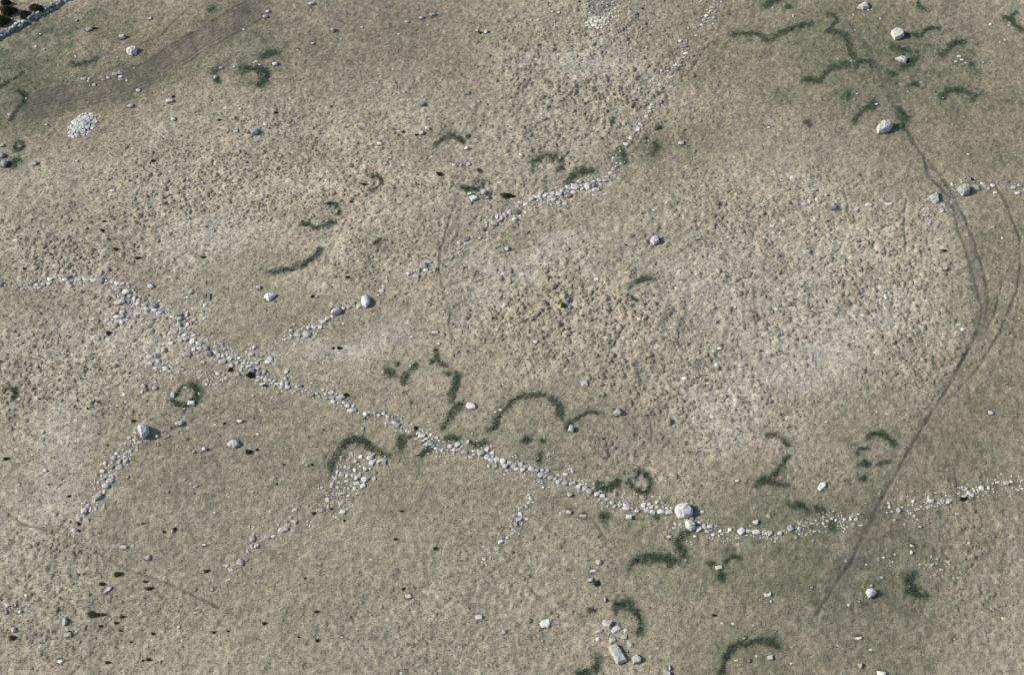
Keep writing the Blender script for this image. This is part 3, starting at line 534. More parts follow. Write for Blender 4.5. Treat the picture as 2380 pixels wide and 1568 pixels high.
wall('ruined_wall', 'right hand stretch of the long wall running out of the right edge', 'wall', [(3,3,"1130 5 26,1215 35 38 46,1330 65 18,1395 27 34 18,1420 5 24,1495 8 34 20,1305 70 10,1250 5 18,1350 95 10"),
 (2,3,"""1255 1500 44 26,1350 1522 28 36,1515 1522 58 38,1620 1525 36 34,1668 1530 46 36,1560 1478 16,1690 1475 40 20,1775 1450 30 22,1865 1442 36 34,1830 1420 22,1815 1480 40 26,1900 1465 30 36,1918 1425 20 26,1955 1430 18 26,1953 1478 18 14,1988 1400 48 52,2050 1395 20 36,2140 1345 32 24,2090 1355 14,2175 1370 18,2215 1350 48 44,
 2260 1345 40 34,2345 1380 28,2360 1330 24,2180 1412 18,2065 1465 16,1125 1525 16,1130 1560 24,1600 1550 18,1630 1440 14,1775 1395 10,1835 1385 10,2360 1410 20,1500 1510 20,910 1540 14,2400 1340 30,2450 1320 34""")], 'stretches of the long tumbled wall', 70, .9)
# --- the second wall, coming down from the top edge
wall('stone_row', 'line of small white stones coming down from the top edge', 'stone row', [(0,2,"""1880 10 22,1945 22 22,1910 45 18,1865 72 34 24,1815 92 16,1848 105 26,1885 115 20,1807 150 30 22,1875 165 28 20,1785 187 34 24,1755 210 22,1762 232 24,1870 220 18,1705 230 16,1640 270 18,1715 330 28 22,1750 20 14,1562 385 28,1600 430 60 30 d,1620 495 42 34,1600 533 28 22,1562 550 26,1550 572 30,1530 600 30,1560 610 40 20,
 1510 610 20,1490 640 24,1527 645 40 28,1485 670 40 28,1455 700 22,1485 710 30 20,1450 665 14,1435 722 16,1403 752 20,1375 785 28 22,1350 770 16,1340 760 12,1265 885 18,1140 890 16,1380 942 38 38,1302 968 32 28,1290 1000 34,1283 1030 28,1250 1077 34 28,1190 1108 20,1170 1140 16,1195 1160 42 32,1175 1190 36 28,1168 1213 32 28,1137 1238 26 20,
 1105 1288 36 44,1060 1343 38 30,1042 1335 20,1007 1407 16,945 1467 24,940 1495 28 16,1012 1518 16,975 1510 22,970 1545 30 26,925 1525 16,940 1560 20,1890 60 16,1830 125 18,1620 400 18,1520 680 18""")], 'second wall in broken stretches', 80, .8)
wall('ruined_wall', 'thick bank of tumbled stones below the dark green grass arch', 'wall', [(1,1,"""1813 790 24,1845 760 22,1890 742 32 24,1888 690 34 30,1960 650 60 40 25,1945 695 14,1800 710 10,1920 750 12,1940 770 12,2105 560 36 40,2060 565 14,2140 500 30 16,2215 510 52 48,2240 450 30 40,2260 480 36,2285 465 26 36,2240 415 18,2195 455 16,2315 430 44 34,2355 415 34 40,2360 385 28,2105 500 14,2150 590 22,
 2155 610 24,2080 640 24,2110 660 16,2125 635 14,2155 655 18,2215 600 14,2050 650 14,2070 600 12,2145 530 16,2270 520 14,2320 480 14,2350 500 14"""),
 (1,2,"""20 475 36 34,35 400 75 50 o,15 365 24,50 350 26 20,75 315 36 22,130 335 50 36,85 395 14,75 440 18,25 445 14,125 410 22,165 375 16,190 335 14,180 285 50 44,225 268 44 30,255 262 34 40,270 290 26,205 310 40 14,295 320 22,270 235 32 36,310 250 50 42,355 272 50 34,340 300 28 22,385 293 58 36,375 240 44 40,350 208 18,430 240 62 46,
 465 210 36 40,430 315 40 40,495 330 40 34,445 345 16,330 340 30 20,250 345 14,210 355 10,525 175 62 50,508 218 46 36,525 255 55 48 o,590 175 70 72,575 225 40 36,630 125 40 40,638 160 36 30,648 192 44 34,705 172 62 75 w,755 150 40 70 d,780 200 66 44,757 122 34 30,785 145 26,815 108 40 36,822 145 22,860 115 44 28,850 78 20,885 80 40 30,
 770 250 72 24,870 242 34 14,690 250 12,555 290 12,625 330 10,485 382 14,495 428 20 10,750 62 26 14,710 75 14,740 85 14,915 40 40 26,940 8 34 20,895 5 22,120 100 16,140 230 18,240 300 20,400 260 22,460 270 30,480 190 20,555 150 20,615 210 20""")], 'second wall in broken stretches', 110, .8)
wall('stone_cluster', 'knot of a dozen stones around an oval grey boulder by the sheep path', 'stone cluster', [(1,1,"1555 895 62 68 d,1610 865 40 26,1645 890 26,1580 935 42 38,1505 940 30 34,1492 998 52 46,1415 975 34 26,1470 953 16,1420 1015 26 14,1622 957 26,1660 950 22,1610 905 16,1625 930 14")], 'second wall in broken stretches', 10, .8)
wall('ruined_wall', 'short neat row of rounded stones in the mid left field', 'wall', [(1,1,"""1215 1045 20 34,1183 1090 30,1165 1130 50 40,1140 1173 28,1008 1275 40 36,955 1278 38 44,907 1250 44 40 d,868 1290 50 36,815 1300 26 30,905 1300 14,710 1373 24,663 1393 40 32,625 1420 50 44,598 1470 36 38,540 1470 56 44,570 1455 22,590 1412 14,490 1470 36 40,515 1510 28 24,470 1535 70 60,390 1540 52 40,350 1445 28,
 325 1500 26,330 1555 30,265 1550 20,440 1540 28,385 1500 14,790 1395 18,735 1430 14,770 1427 12,835 1378 12,372 1475 10,530 1420 12,420 1485 10"""),(2,1,"265 15 24 20,320 5 36 14,400 12 16")], 'second wall in broken stretches', 30, .7)
# --- side walls below the long wall
wall('stone_row', 'line of stones running down left from the tall heart shaped boulder', 'stone row', [(2,0,"""1255 858 20,1260 885 18,1260 925 20,1205 935 30 36,1300 982 46 30,1258 960 16,1175 1003 34 24,1212 1008 20 28,1240 1005 14,1278 1033 30 26,1145 1048 18,1220 1055 22,1085 1078 30 26,1060 1122 44 46,1165 1083 26,1168 1112 40 32,1168 1155 34 36,1110 1150 36 46,1042 1165 26,975 1165 34 30,1040 1205 40 o,1113 1208 64 46 20,
 1225 1095 20,958 1245 34 36,1025 1250 34 20,900 1283 22 36,1050 1293 36 36,958 1320 36 28,995 1285 16,1025 1335 66 48 20,980 1382 52 46,888 1345 14,920 1355 14,875 1390 12,970 1430 18,905 1478 74 62 40,862 1527 28,790 1540 22,825 1558 20,905 1535 14,820 1525 10"""),
 (3,0,"785 45 48 60,838 42 30 28,893 25 26 36,865 52 14,733 122 48 40,805 128 56 44,690 230 40 44")], 'side walls below the long wall', 60, .7)
wall('hut_ruin', 'ruined stone hut tumbled inside the large green grass arch', 'ruin', [(2,1,"""890 1075 22,1055 1075 36 18,1095 1083 26 22,973 1103 36 36,1060 1113 52 46 w,1155 1140 75 34 28,1190 1150 40 60 d,1075 1160 44 56,1100 1138 26,860 1130 44 28,875 1112 20,925 1145 36 24,790 1132 14,830 1195 20,863 1203 28,793 1195 16,1015 1213 30 36,1060 1213 24,920 1225 30 36,755 1240 26 44,797 1265 54 40,845 1280 36 44,
 910 1275 46 40,945 1290 70 50 40,1015 1312 72 60,1108 1250 38 32,1098 1312 28 36,738 1303 36 24,840 1328 36 24,770 1335 20,935 1352 52 34,993 1375 44 44,707 1365 34 42,760 1385 26,915 1398 30 36,862 1400 24 34,800 1443 70 26,935 1450 20,860 1465 22,740 1480 34 28,660 1497 38 40,795 1530 50 36 30,715 1285 20,715 1435 20,
 845 1495 16,670 1555 22 30,705 1480 16,610 1390 24,965 1180 14,850 1360 14,1030 1075 12,720 1415 12"""),(3,1,"803 45 52 48,848 17 26 22,743 95 18")], None, 90, .9)
wall('stone_row', 'thin line of stones running down left below the ruined hut', 'stone row', [(3,1,"605 25 60 40 o,365 27 34 24,318 100 26,295 138 26,305 172 20,360 140 40 40,250 215 80 50,105 287 44 26,160 275 44 20 25,45 318 44 14 25,8 365 40 40,65 97 16,185 130 14,500 168 16,190 200 14"),
 (3,0,"2305 420 24 26,2308 380 14,2233 520 54 56,2295 497 24,2110 550 28 22,2150 592 40 26,2125 682 40 24 25,2248 728 26 12,2360 250 24,2360 185 20,2345 295 44 60")], 'side walls below the long wall', 25, .7)
wall('stone_row', 'short thin row of small stones below the middle of the long wall', 'stone row', [(2,2,"158 1462 20,200 1465 16,178 1505 26 30,160 1535 34 34,195 1530 30 24,170 1485 16,135 1560 20"),
 (3,2,"80 15 36 20,55 5 20,135 5 22,75 72 30 32,65 118 50 40,138 117 34 20,35 165 30 40,98 150 16,8 255 30 20,5 215 20,5 90 12"),
 (3,1,"2365 185 14,2355 115 20,2338 287 26 28,2275 328 50 30 25,2240 400 32 22,2215 430 28 14,2250 432 14,2120 492 30 26,2030 612 16,2025 632 12,2375 260 14,2180 490 10")], 'side walls below the long wall', 30, .7)
wall('stone_scatter', 'loose patch of stones above the thick jumbled wall stretch', 'stones', [(1,0,"1775 1148 44 34,1742 1195 40 20,1895 1185 50 40 o,1945 1190 30 60 o,1835 1190 18,1800 1300 40 26,1910 1275 34,1880 1325 30 24,1880 1360 28,1815 1335 30 18,1900 1392 28 18,1805 1405 32 20,1740 1240 20,1960 1250 18,1925 1325 16,1880 1235 18")], 'loose stone patches along the long wall', 20, .9)
wall('stone_scatter', 'loose patch of stones just left of the wall bend', 'stones', [(1,0,"1062 1340 55 38,1140 1332 38 40,1135 1370 46 38,1085 1375 40 32,1195 1385 40 30 d,1000 1400 36 34,1045 1422 20,1130 1428 30 34,1180 1412 24,1125 1460 14,1215 1362 18")], 'loose stone patches along the long wall', 14, .7)
wall('stone_scatter', 'loose patch of stones below left of the thick jumbled stretch', 'stones', [(2,0,"1525 118 52 58,1390 175 55 36,1463 168 58 46 d,1472 218 40 50,1425 218 18,1400 243 34,1358 268 16,1440 285 40 20,1330 215 14,1655 230 30 26,1540 235 16,1540 285 48 44,1578 310 30 26,1548 337 24 14,1700 298 30 26,1675 275 22,1655 285 14,1730 322 30 20,1605 350 12,1308 352 28 18")], 'loose stone patches along the long wall', 24, .9)
wall('stone_scatter', 'scatter of stones around the triangular grey boulder by the track', 'stones', [(1,3,"1620 335 44 22,1500 350 40 18,1430 348 30 18,1382 328 24 12,1455 377 24 12,1615 390 40 50,1663 387 26 18,1500 405 28 18,1468 435 50 22,1502 508 36 20 30,1520 483 16,1410 370 16,1653 298 14,1705 305 20,1630 445 10")], 'stones of the faint right hand wall', 24, .8)
wall('stone_row', 'sparse row of stones right of the track leaving at the right edge', 'stone row', [(1,3,"1712 152 26 40,1800 130 28 20,1748 208 16,1928 185 60 46,1990 143 36 22,1912 130 16,2050 188 26 20,2088 155 36,2112 222 36 22,2222 122 42 30,2280 178 44 36,2340 158 44 36,2320 225 50 34,2400 200 40 30")], 'stones of the faint right hand wall', 14, .8)
wall('stone_row', 'sparse row of half buried stones left of the track on the right', 'stone row', [(1,3,"235 88 62 40,380 150 80 28,430 200 46 26,145 148 24,387 310 34 46,340 330 60 32,455 290 28 40,540 250 30,655 285 24,20 345 30 16,825 382 64 22 40,935 340 60 30,1057 298 40 26,1032 262 14,1122 333 60 28,80 570 36 24,50 600 28 30,40 535 40 30")], 'stones of the faint right hand wall', 14, .9)
wall('stone_scatter', 'small stones scattered around the toppled rectangular slab', 'stones', [(3,2,"885 1092 75 70,810 1160 70 30 20,967 1142 80 50 25,1057 1150 36 28,795 1230 34 36,932 1240 54 52,1040 1213 54 44,1098 1280 56 50,880 1155 14,900 1180 14,1000 1190 20,990 1165 14,920 1200 12")], None, 12, .5)
wall('stone_scatter', 'dozen pale stones strung across the upper left hollow way', 'stones', [(0,0,"768 725 40 25,830 725 22,820 752 25 18,875 783 32,960 738 28 20,1005 718 30 24,1065 687 50 36,1115 678 38 24,1118 710 36 26,1110 735 22,1175 745 20")], None, 8, .6)
wall('stone_scatter', 'line of tiny white stones by the crescent, lower right', 'stones', [(3,3,"1668 507 50 20 -20,1603 583 22 20 p,1525 543 30 18 25,1475 545 14,1413 538 30 10,1575 485 20,1730 660 24,1625 650 20,1790 610 14,1310 548 10,1145 545 10,1110 548 10,1075 475 20,1140 458 28 16,1180 448 18")], None, 14, .9)

# --- heaps of rubble
def heap(name, label, r, c, cx, cy, a, b, rot, n, lo, hi, top, tones, extra, dens=None):
    X0, Y0 = TD(r, c, cx, cy); g0 = G(X0, Y0); ploc = (g0[0], g0[1], float(hm(g0[0], g0[1])))
    e = bpy.data.objects.new(name, None); COL.objects.link(e); e.location = ploc; tag(e, label, 'rubble heap'); rng = random.Random(int(cx)); sp = []
    for k in range(n):
        u = rng.uniform(0, 6.28); q = math.sqrt(rng.random())*(1+.12*rng.random())
        dx, dy = math.cos(u)*q*a, math.sin(u)*q*b; cr, sr = math.cos(R(rot)), math.sin(R(rot))
        x, y = cx+dx*cr+dy*sr, cy-dx*sr+dy*cr; w = rng.uniform(lo, hi)*(1.15-.25*q)
        t = rng.choice(tones) if dens is None else dens(x, y, rng)
        o, p, s = put_stone('stone', r, c, (x, y, w, w*rng.uniform(.65, .95), rng.uniform(0, 180), t), e, ploc, 1.0, max(0, top*(1-q*q)*rng.uniform(.6, 1)-.05)); sp.append((*p, s))
    if extra: rubble(e, ploc, [(p[0], p[1], 0, 0) for p in sp], extra, rng, .10, .22, .25)
heap('stone_cairn', 'heap of bright white rubble on the upper left pasture', 0, 0, 765, 1165, 140, 88, 38, 290, 9, 36, .45, ('w', '', '', 'p', 'w'), 200)
heap('stone_cairn', 'spread of grey and cream rubble at the top edge', 0, 2, 825, 100, 175, 150, 10, 230, 7, 20, .06, ('', 'd'), 160,
     lambda x, y, g_: 'y' if ((x-800)/100)**2+((y-210)/55)**2 < 1.0 or ((x-960)/70)**2+((y-140)/60)**2 < .8 else g_.choice(('d', 'd', 'o', 'o', '')))
heap('cream_rubble', 'bright cream stones at the foot of the top edge rubble', 0, 2, 800, 208, 105, 46, 12, 90, 16, 34, .15, ('y', 'w', 'y'), 40)

# --- field wall in the top left corner
def field_wall():
    pts = [TD(0, 0, *p) for p in ((-420, 575), (-240, 465), (-60, 366), (100, 282), (220, 214), (330, 146), (440, 92), (530, 42), (610, -4), (700, -60), (860, -160))]
    P = [Vector(G(*p)[:3]) for p in pts]; e = bpy.data.objects.new('field_wall', None); COL.objects.link(e); ploc = P[4]; e.location = ploc
    tag(e, 'dry stone field wall crossing the top left corner', 'wall'); rng = random.Random(5); d = 0; seg = []
    for a, b in zip(P[:-1], P[1:]): seg.append((d, a, b)); d += (b-a).length
    n = 0
    for course in range(3):
        for side in (-1, 1):
            s = rng.uniform(0, .3)
            while s < d and n < 295:
                w = rng.uniform(.55, 1.0); k = max(i for i, q in enumerate(seg) if q[0] <= s); s0, a, b = seg[k]; t = (b-a).normalized(); p = a+t*(s-s0); nrm = Vector((-t.y, t.x, 0))
                X, Y = to_px(p.x, p.y, p.z)
                if -60 < X < 240 and -60 < Y and rng.random() > .10*course+.25*(course == 2):
                    q = p+nrm*side*(.34-.09*course+rng.uniform(-.08, .08)); o = bpy.data.objects.new('stone', rng.choice(PROTO[rng.choice(('', 'd', 'd', 'd', 'o', 'p'))])); COL.objects.link(o); o.parent = e
                    o.location = (q.x-ploc.x, q.y-ploc.y, ground_z(q.x, q.y)-ploc.z+course*.34+.04); o.scale = (w, rng.uniform(.5, .75), rng.uniform(.5, .66))
                    o.rotation_euler = (rng.uniform(-.2, .2), rng.uniform(-.2, .2), math.atan2(t.y, t.x)+rng.uniform(-.35, .35)); n += 1
                s += w*.92
    rubble(e, tuple(ploc), [(p.x+rng.uniform(-2, 2), p.y, 0, .5) for p in P[2:9]], 60, rng, .15, .35, 1.6, '')
field_wall()
# ------------------------------------------------------------------ single boulders
from mathutils import noise as mn
def roughen(bm, amp, seed, cuts=2):
    bmesh.ops.bevel(bm, geom=list(bm.edges), offset=amp*.9, segments=1, affect='EDGES', clamp_overlap=True)
    bmesh.ops.triangulate(bm, faces=bm.faces[:])
    for _ in range(cuts-1):
        es = [e for e in bm.edges if e.calc_length() > amp*5]
        if not es: break
        bmesh.ops.subdivide_edges(bm, edges=es, cuts=1); bmesh.ops.triangulate(bm, faces=bm.faces[:])
    off = Vector((seed*3.7, seed*1.3, seed*.7)); bm.normal_update()
    for v in bm.verts: v.co += v.normal*amp*1.9*mn.noise(v.co*(.22/amp if amp > .05 else 3)+off)+Vector((0, 0, amp*.6*mn.noise(v.co*2.1+off)))
    bmesh.ops.recalc_face_normals(bm, faces=bm.faces[:])
BS = [0]; MARKS = []; USED = set()
def near_label(X, Y, what, fallback):
    for mx, my, lab in sorted(MARKS, key=lambda q: math.hypot(q[0]-X, q[1]-Y))[:14]:
        dx, dy = X-mx, Y-my; d = math.hypot(dx, dy); a = math.degrees(math.atan2(-dy, dx)) % 360
        way = ('right', 'up right', 'above', 'up left', 'left', 'down left', 'below', 'down right')[int((a+22.5)//45) % 8]
        way += '' if way in ('above', 'below') else ' of'; how = 'just ' if d < 22 else 'well ' if d > 70 else ''
        t = f'{what} {how}{way} the {lab}'
        if len(t.split()) <= 16 and t not in USED: USED.add(t); return t
    return fallback
def boulder(label, r, c, x, y, w, h, H=None, kind='round', tone='', poly=None, group=None, name='boulder', ang=None):
    BS[0] += 1; seed = BS[0]; rng = random.Random(seed*13); X, Y = TD(r, c, x, y)
    W_, H_ = real_size(X, Y, w, h); m = min(W_, H_); Ht = H if H else m*{'round': .62, 'flat': .22, 'block': .55, 'peak': .75}[kind]
    gx_, gy_, gz_, t = G(X, Y, .3*Ht); z0 = ground_z(gx_, gy_); pts = []
    if poly:
        v = [float(q) for q in poly.split()]
        for i in range(0, len(v), 2):
            px_, py_ = TD(r, c, v[i], v[i+1]); q = G(px_, py_, .35*Ht); dx, dy = q[0]-gx_, (q[1]-gy_)*.93
            jt = rng.uniform(.72, .88) if kind != 'block' else rng.uniform(.86, .94)
            pts += [(dx*1.02, dy*1.02, -.25), (dx*1.05, dy*1.05, Ht*rng.uniform(.3, .5)), (dx*jt-.06*Ht, dy*jt, Ht*rng.uniform(.78, 1.0))]
        if kind in ('peak', 'round'): pts.append((-.08*W_+rng.uniform(-.1, .1)*W_, rng.uniform(-.05, .1)*H_, Ht*1.12))
    else:
        n = rng.randint(11, 15); p = {'round': .75, 'flat': .65, 'block': .42, 'peak': .75}[kind]
        for i in range(n):
            zz = 1-2*(i+.5)/n; a = i*2.39996+rng.uniform(-.4, .4); rr = math.sqrt(1-zz*zz); q = [rr*math.cos(a), rr*math.sin(a), zz]
            q = [math.copysign(abs(k)**p, k)*rng.uniform(.80, 1.08) for k in q]
            f = (1-.45*max(0, q[2])) if kind == 'peak' else 1
            pts.append((q[0]*W_/2*f, q[1]*H_/2*f, q[2]*Ht*.62+Ht*.32))
    bm = hull(pts); roughen(bm, max(.02, m*(.022 if kind == 'block' else .036)), seed, 2 if W_ < 1.5 else 3)
    o = link(name, finish(bm, name), MS[tone], None, (gx_, gy_, z0-.03))
    if not poly: o.rotation_euler.z = R(ang) if ang is not None else rng.uniform(-.3, .3)
    MARKS.append((X, Y, label))
    return tag(o, label, 'boulder' if name == 'boulder' else 'stone', group)
B = boulder
# lower middle, around the slab and the huge boulder
B('toppled rectangular granite slab near the bottom edge', 3,2, 985,1370,160,190, .75,'block','p','900 1300 975 1272 1000 1308 1070 1435 985 1465 955 1425')
B('angular square boulder right of the toppled rectangular slab', 3,2, 1160,1418,95,85, .75,'block','w','1112 1408 1155 1370 1205 1410 1195 1445 1130 1465')
B('huge rounded boulder set in the long wall', 3,2, 1600,40,165,140, 1.25,'peak','','1516 30 1530 -12 1585 -40 1640 -28 1684 28 1676 84 1640 92 1600 112 1552 104 1532 78')
B('second rounded boulder just below the huge one in the wall', 3,2, 1658,178,100,95, 1.0,'round','','1608 145 1655 125 1705 160 1702 212 1662 228 1622 205')
B('squat boulder just below the wall, left of the huge boulder', 3,2, 1087,95,70,58, .6,'block','w')
B('pale rounded boulder below the wall near the white splash stone', 3,2, 532,50,70,56)
B('low white splash like stone below the long wall', 3,2, 660,88,84,34, .22,'flat','w')
B('lone boulder just above the wall between huge boulder and track', 3,2, 2265,148,68,60)
B('flat grey stone sunk in turf left of the green hook', 3,2, 1460,280,70,42, .2,'flat','')
B('upper boulder of the three on the lower central turf', 3,2, 805,520,66,60)
B('thin slab stone, middle of the three on the lower central turf', 3,2, 757,600,86,28, .2,'flat','w',None,None,'boulder',8)
B('lower boulder of the three, beside an olive bush', 3,2, 730,682,66,48)
B('cream boulder among green grass smears', 3,2, 1925,565,78,48, .45,'block','y')
B('narrow upright stone above the dark green slab arch', 3,2, 865,870,30,60, .5,'peak','')
B('flat pale boulder lying alone left of the slab stones', 3,2, 310,1085,95,82, .3,'flat','w','260 1088 290 1055 345 1042 358 1085 340 1125 280 1130')
B('boulder cut off by the bottom edge right of the slab', 3,2, 1445,1556,72,60, .6,'block','p')
B('thin standing stone at the bottom edge', 3,2, 1465,1500,24,60, .5,'peak','')
B('small boulder inside the double green arch', 3,2, 2200,1437,50,36, .35,'round','o')
B('small pale stone on the ridge above the double arch', 3,2, 2160,1228,42,22, .2,'flat','')
B('white block at the right foot of the double arch', 3,3, 20,1405,60,54, .5,'block','w')
B('upper stone of the pair right of the double arch turf', 3,3, 13,820,42,46, .4)
B('lower white stone of the pair right of the double arch turf', 3,3, 25,887,30,26, .25,'flat','w')
# lower right
B('large five sided pale boulder on the lower right turf', 3,3, 960,805,104,82, .85,'peak','w','910 805 920 770 965 766 1010 800 985 830 945 852 925 835')
B('small stone just above the large five sided boulder', 3,3, 960,738,32,26, .25)
B('pinkish stone up right of the large five sided boulder', 3,3, 1060,660,42,36, .3)
B('upper triangular stone of the pair below the wall', 3,3, 1335,368,56,40, .4,'peak','w')
B('lower triangular stone of the pair below the wall', 3,3, 1333,430,50,48, .45,'peak','p')
B('thin bluish slab stone at far lower right', 3,3, 2082,950,28,60, .15,'flat','',None,None,'boulder',30)
B('long white stone shaped like a fish at lower right', 3,3, 840,1225,90,36, .3,'flat','w',None,None,'boulder',6)
B('rounded stone above the bottom edge at lower right', 3,3, 858,1477,56,58, .45,'round','p')
B('pale boulder cut by the bottom edge at lower right', 3,3, 1050,1550,96,50, .5,'block','w')
B('small stone on the left of the lower right track end', 3,3, 403,755,36,24, .25)
B('low white stone below left of the five sided boulder', 3,3, 842,887,40,20, .2,'flat','w')
B('low stone close under the right stretch of the wall', 3,3, 1415,190,46,26, .25,'flat','')
B('flat lozenge shaped stone right of the letter Z grass', 2,3, 500,1382,86,84, .25,'flat','w','458 1402 490 1345 540 1338 541 1376 486 1430')
B('knobbly stone near the right edge above the wall', 2,3, 2072,697,72,54, .35,'round','w')
B('low stone near the right edge, upper of two', 2,3, 2217,423,40,20, .2,'flat','')
# right
B('big lichened boulder in the broken grass ring at upper right', 0,3, 1095,1178,160,112, 1.35,'round','p','1018 1172 1070 1125 1140 1122 1162 1150 1138 1200 1080 1225 1025 1232')
B('pale square boulder with a grass strip on its right', 0,3, 1203,320,110,102, 1.1,'block','p','1145 300 1195 268 1250 295 1262 330 1235 355 1180 372 1160 340')
B('triangular pale boulder near the top edge', 0,3, 885,58,112,72, .85,'peak','p','825 80 915 18 940 80 880 92')
B('pale wedge boulder with a pointed left end', 0,3, 1238,550,112,56, .7,'peak','w','1180 545 1245 522 1297 545 1280 582 1230 570')
B('low stone on top of the broken grass ring', 0,3, 1010,965,46,26, .2,'flat','w')
B('tall white chip of stone above the wavy grass line', 0,3, 232,145,26,36, .3,'peak','w')
B('stone at the left foot of the bold crescent', 0,3, 1630,912,26,20, .2)
B('pale buried stone left of the upper right grass marks', 0,3, 8,1180,36,28, .2,'flat','w')
B('big six sided pale boulder right of the track', 1,3, 1822,195,120,102, 1.15,'round','p','1762 188 1800 157 1840 145 1880 180 1870 225 1815 248')
B('triangular grey boulder left of the track', 1,3, 1540,268,120,104, .8,'peak','','1475 287 1530 238 1580 218 1592 310 1560 322')
B('dark rounded boulder half sunk at the edge of the tussocks', 1,3, 610,365,94,66, .65,'round','d')
B('square white stone beside the left wheel rut', 1,3, 1640,935,58,38, .3,'flat','w')
B('pale stone by the right hand outer rut', 1,3, 2180,645,36,42, .25)
B('flat white stone in the tussocks left of the ruts', 1,3, 1345,850,42,28, .2,'flat','w')
# tussock field
B('pointed boulder on the left rim of the tussock field', 2,2, 978,692,92,68, .8,'peak','w','930 720 980 655 1020 690 1010 720 970 725')
B('pale upright boulder beside a faint green arc', 2,2, 548,850,58,68, .75,'peak','w','515 880 540 815 575 825 570 882')
B('round white boulder above the large grass arch', 2,2, 222,37,60,48, .4,'round','w')
B('boulder just under the long wall in mid right', 2,2, 535,1458,72,54, .5)
B('small white knobbly stone left of the letter Z grass', 2,2, 2092,1330,48,40, .35,'block','w')
B('peaked boulder with dark right side in the central field', 1,2, 1330,662,92,74, .95,'peak','','1282 668 1310 640 1335 620 1362 640 1368 682 1320 700')
B('low round pale boulder right of the peaked central boulder', 1,2, 1735,640,70,42, .3,'flat','')
B('small white stone above the peaked central boulder', 1,2, 1318,388,46,28, .25,'flat','w')
B('flat bleached stone left of the faint broken arc', 1,2, 785,1025,60,60, .2,'flat','w')
B('flat bleached stone on the left of the big tussock field', 1,2, 2175,995,62,42, .15,'flat','')
B('pale angular boulder right of the second wall', 0,2, 1575,1325,66,52, .45,'block','')
B('low white stone left of the horseshoe grass ring', 0,2, 80,1450,48,32, .25,'flat','w')
B('grey stone with tuft right of the top edge rubble', 0,2, 1150,130,50,38, .35,'round','d')
B('right hand stone of the pair left of the top rubble', 0,2, 430,122,50,32, .25,'round','w')
B('left hand stone of the pair left of the top rubble', 0,2, 370,115,44,22, .2,'flat','w')
# mid field
B('white block boulder between grass strip and large arch', 2,1, 1997,632,92,64, .55,'block','w','1952 632 1965 600 2020 602 2042 630 2038 660 1975 662')
B('white stone at the end of the sheep path', 2,1, 1700,50,50,36, .35,'peak','w')
B('white stone with a dark hollow left of the ruined hut', 2,1, 470,1188,28,30, .3)
B('lower mossy stone of the pair left of the ruined hut', 2,1, 178,1355,36,30, .3,'round','o')
B('tall grey boulder at the right end of the neat row', 1,1, 1020,1232,74,100, .8,'peak','w','985 1192 1030 1180 1058 1215 1050 1260 1025 1293 985 1280')
B('broad grey boulder within the neat row', 1,1, 745,1320,100,68, .8,'round','','697 1332 755 1283 795 1310 770 1345 710 1352')
B('large pale triangular boulder above the neat row', 1,1, 130,1188,116,74, .65,'peak','w','75 1190 100 1155 190 1165 120 1230')
B('smaller boulder up left of the large pale triangular one', 1,1, 22,1107,52,46, .5,'block','')
B('upper left boulder of the four below a green arc', 1,1, 1988,234,64,40, .45)
B('flat topped block of the four below a green arc', 1,1, 2025,272,88,62, .6,'block','w','1982 266 2015 242 2068 272 2010 304')
B('round boulder, topmost of the four below a green arc', 1,1, 2115,217,74,64, .75,'round','')
B('rightmost boulder of the four below a green arc', 1,1, 2150,264,60,50, .5,'round','o')
B('rounded boulder below the thick stone bank', 1,1, 2332,738,58,60, .55,'round','')
B('sunken round stone right of the sheep path', 1,1, 1745,1325,42,36, .25,'flat','')
B('pale stone at the foot of the sheep path', 1,1, 1665,1516,72,46, .4,'block','')
B('white stone with a dark tuft on its left, mid left', 1,1, 565,1190,36,30, .25)
B('angular upper boulder of the pair in the upper middle', 0,1, 1592,1192,64,52, .6,'peak','')
B('lower boulder of the pair in the upper middle, beside a tuft', 0,1, 1536,1237,62,50, .5,'round','')
B('white boulder under the thin green arch', 0,1, 1955,1380,68,50, .6,'peak','w')
B('dark sided boulder lying in upper middle turf', 0,1, 1548,967,66,52, .55,'round','d')
B('pale low stone with green fringe in the upper middle', 0,1, 1150,1335,68,38, .35,'round','w')
B('grey stone at the left of the tussocky upper field', 0,1, 1965,857,56,46, .4,'peak','d')
B('low pale stone below the grey tussock edge stone', 0,1, 2070,943,38,28, .25,'flat','w')
B('tall grey wedge boulder at the top, left of centre', 0,1, 712,282,56,58, .7,'peak','')
B('blunt boulder near the top edge above the grey wedge', 0,1, 513,32,78,48, .55,'round','')
B('upper stone of the touching pair near the top edge', 0,1, 108,103,52,36, .4)
B('lower stone of the touching pair near the top edge', 0,1, 85,152,66,46, .45,'peak','')
B('grey boulder right of the upper middle pair of stones near the top', 0,1, 1640,130,76,48, .5,'round','d')
B('pale boulder left of the grey one near the top', 0,1, 1535,162,52,38, .35,'round','')
B('standing stone beside a dark hollow near the top rubble', 0,1, 2140,292,50,58, .6,'peak','w')
B('white stone left of the dark hollow near the top rubble', 0,1, 2055,281,42,28, .3,'flat','w')
B('pale boulder right of the ragged green clump', 0,1, 175,598,62,50, .5,'round','w')
B('small stone in the tussocks below the grey wedge boulder', 0,1, 530,404,46,32, .3)
B('pinkish flat stone on the upper turf', 0,1, 383,461,52,20, .15,'flat','y')
B('low stone above the pair of flat stones, upper middle', 0,1, 1205,1520,58,36, .3,'round','')
B('white flat stone left of a smaller one, upper middle', 0,1, 1243,1467,50,24, .2,'flat','w')
B('left stone of the trio below the thin green arch', 0,1, 1840,1540,44,36, .35,'block','w')
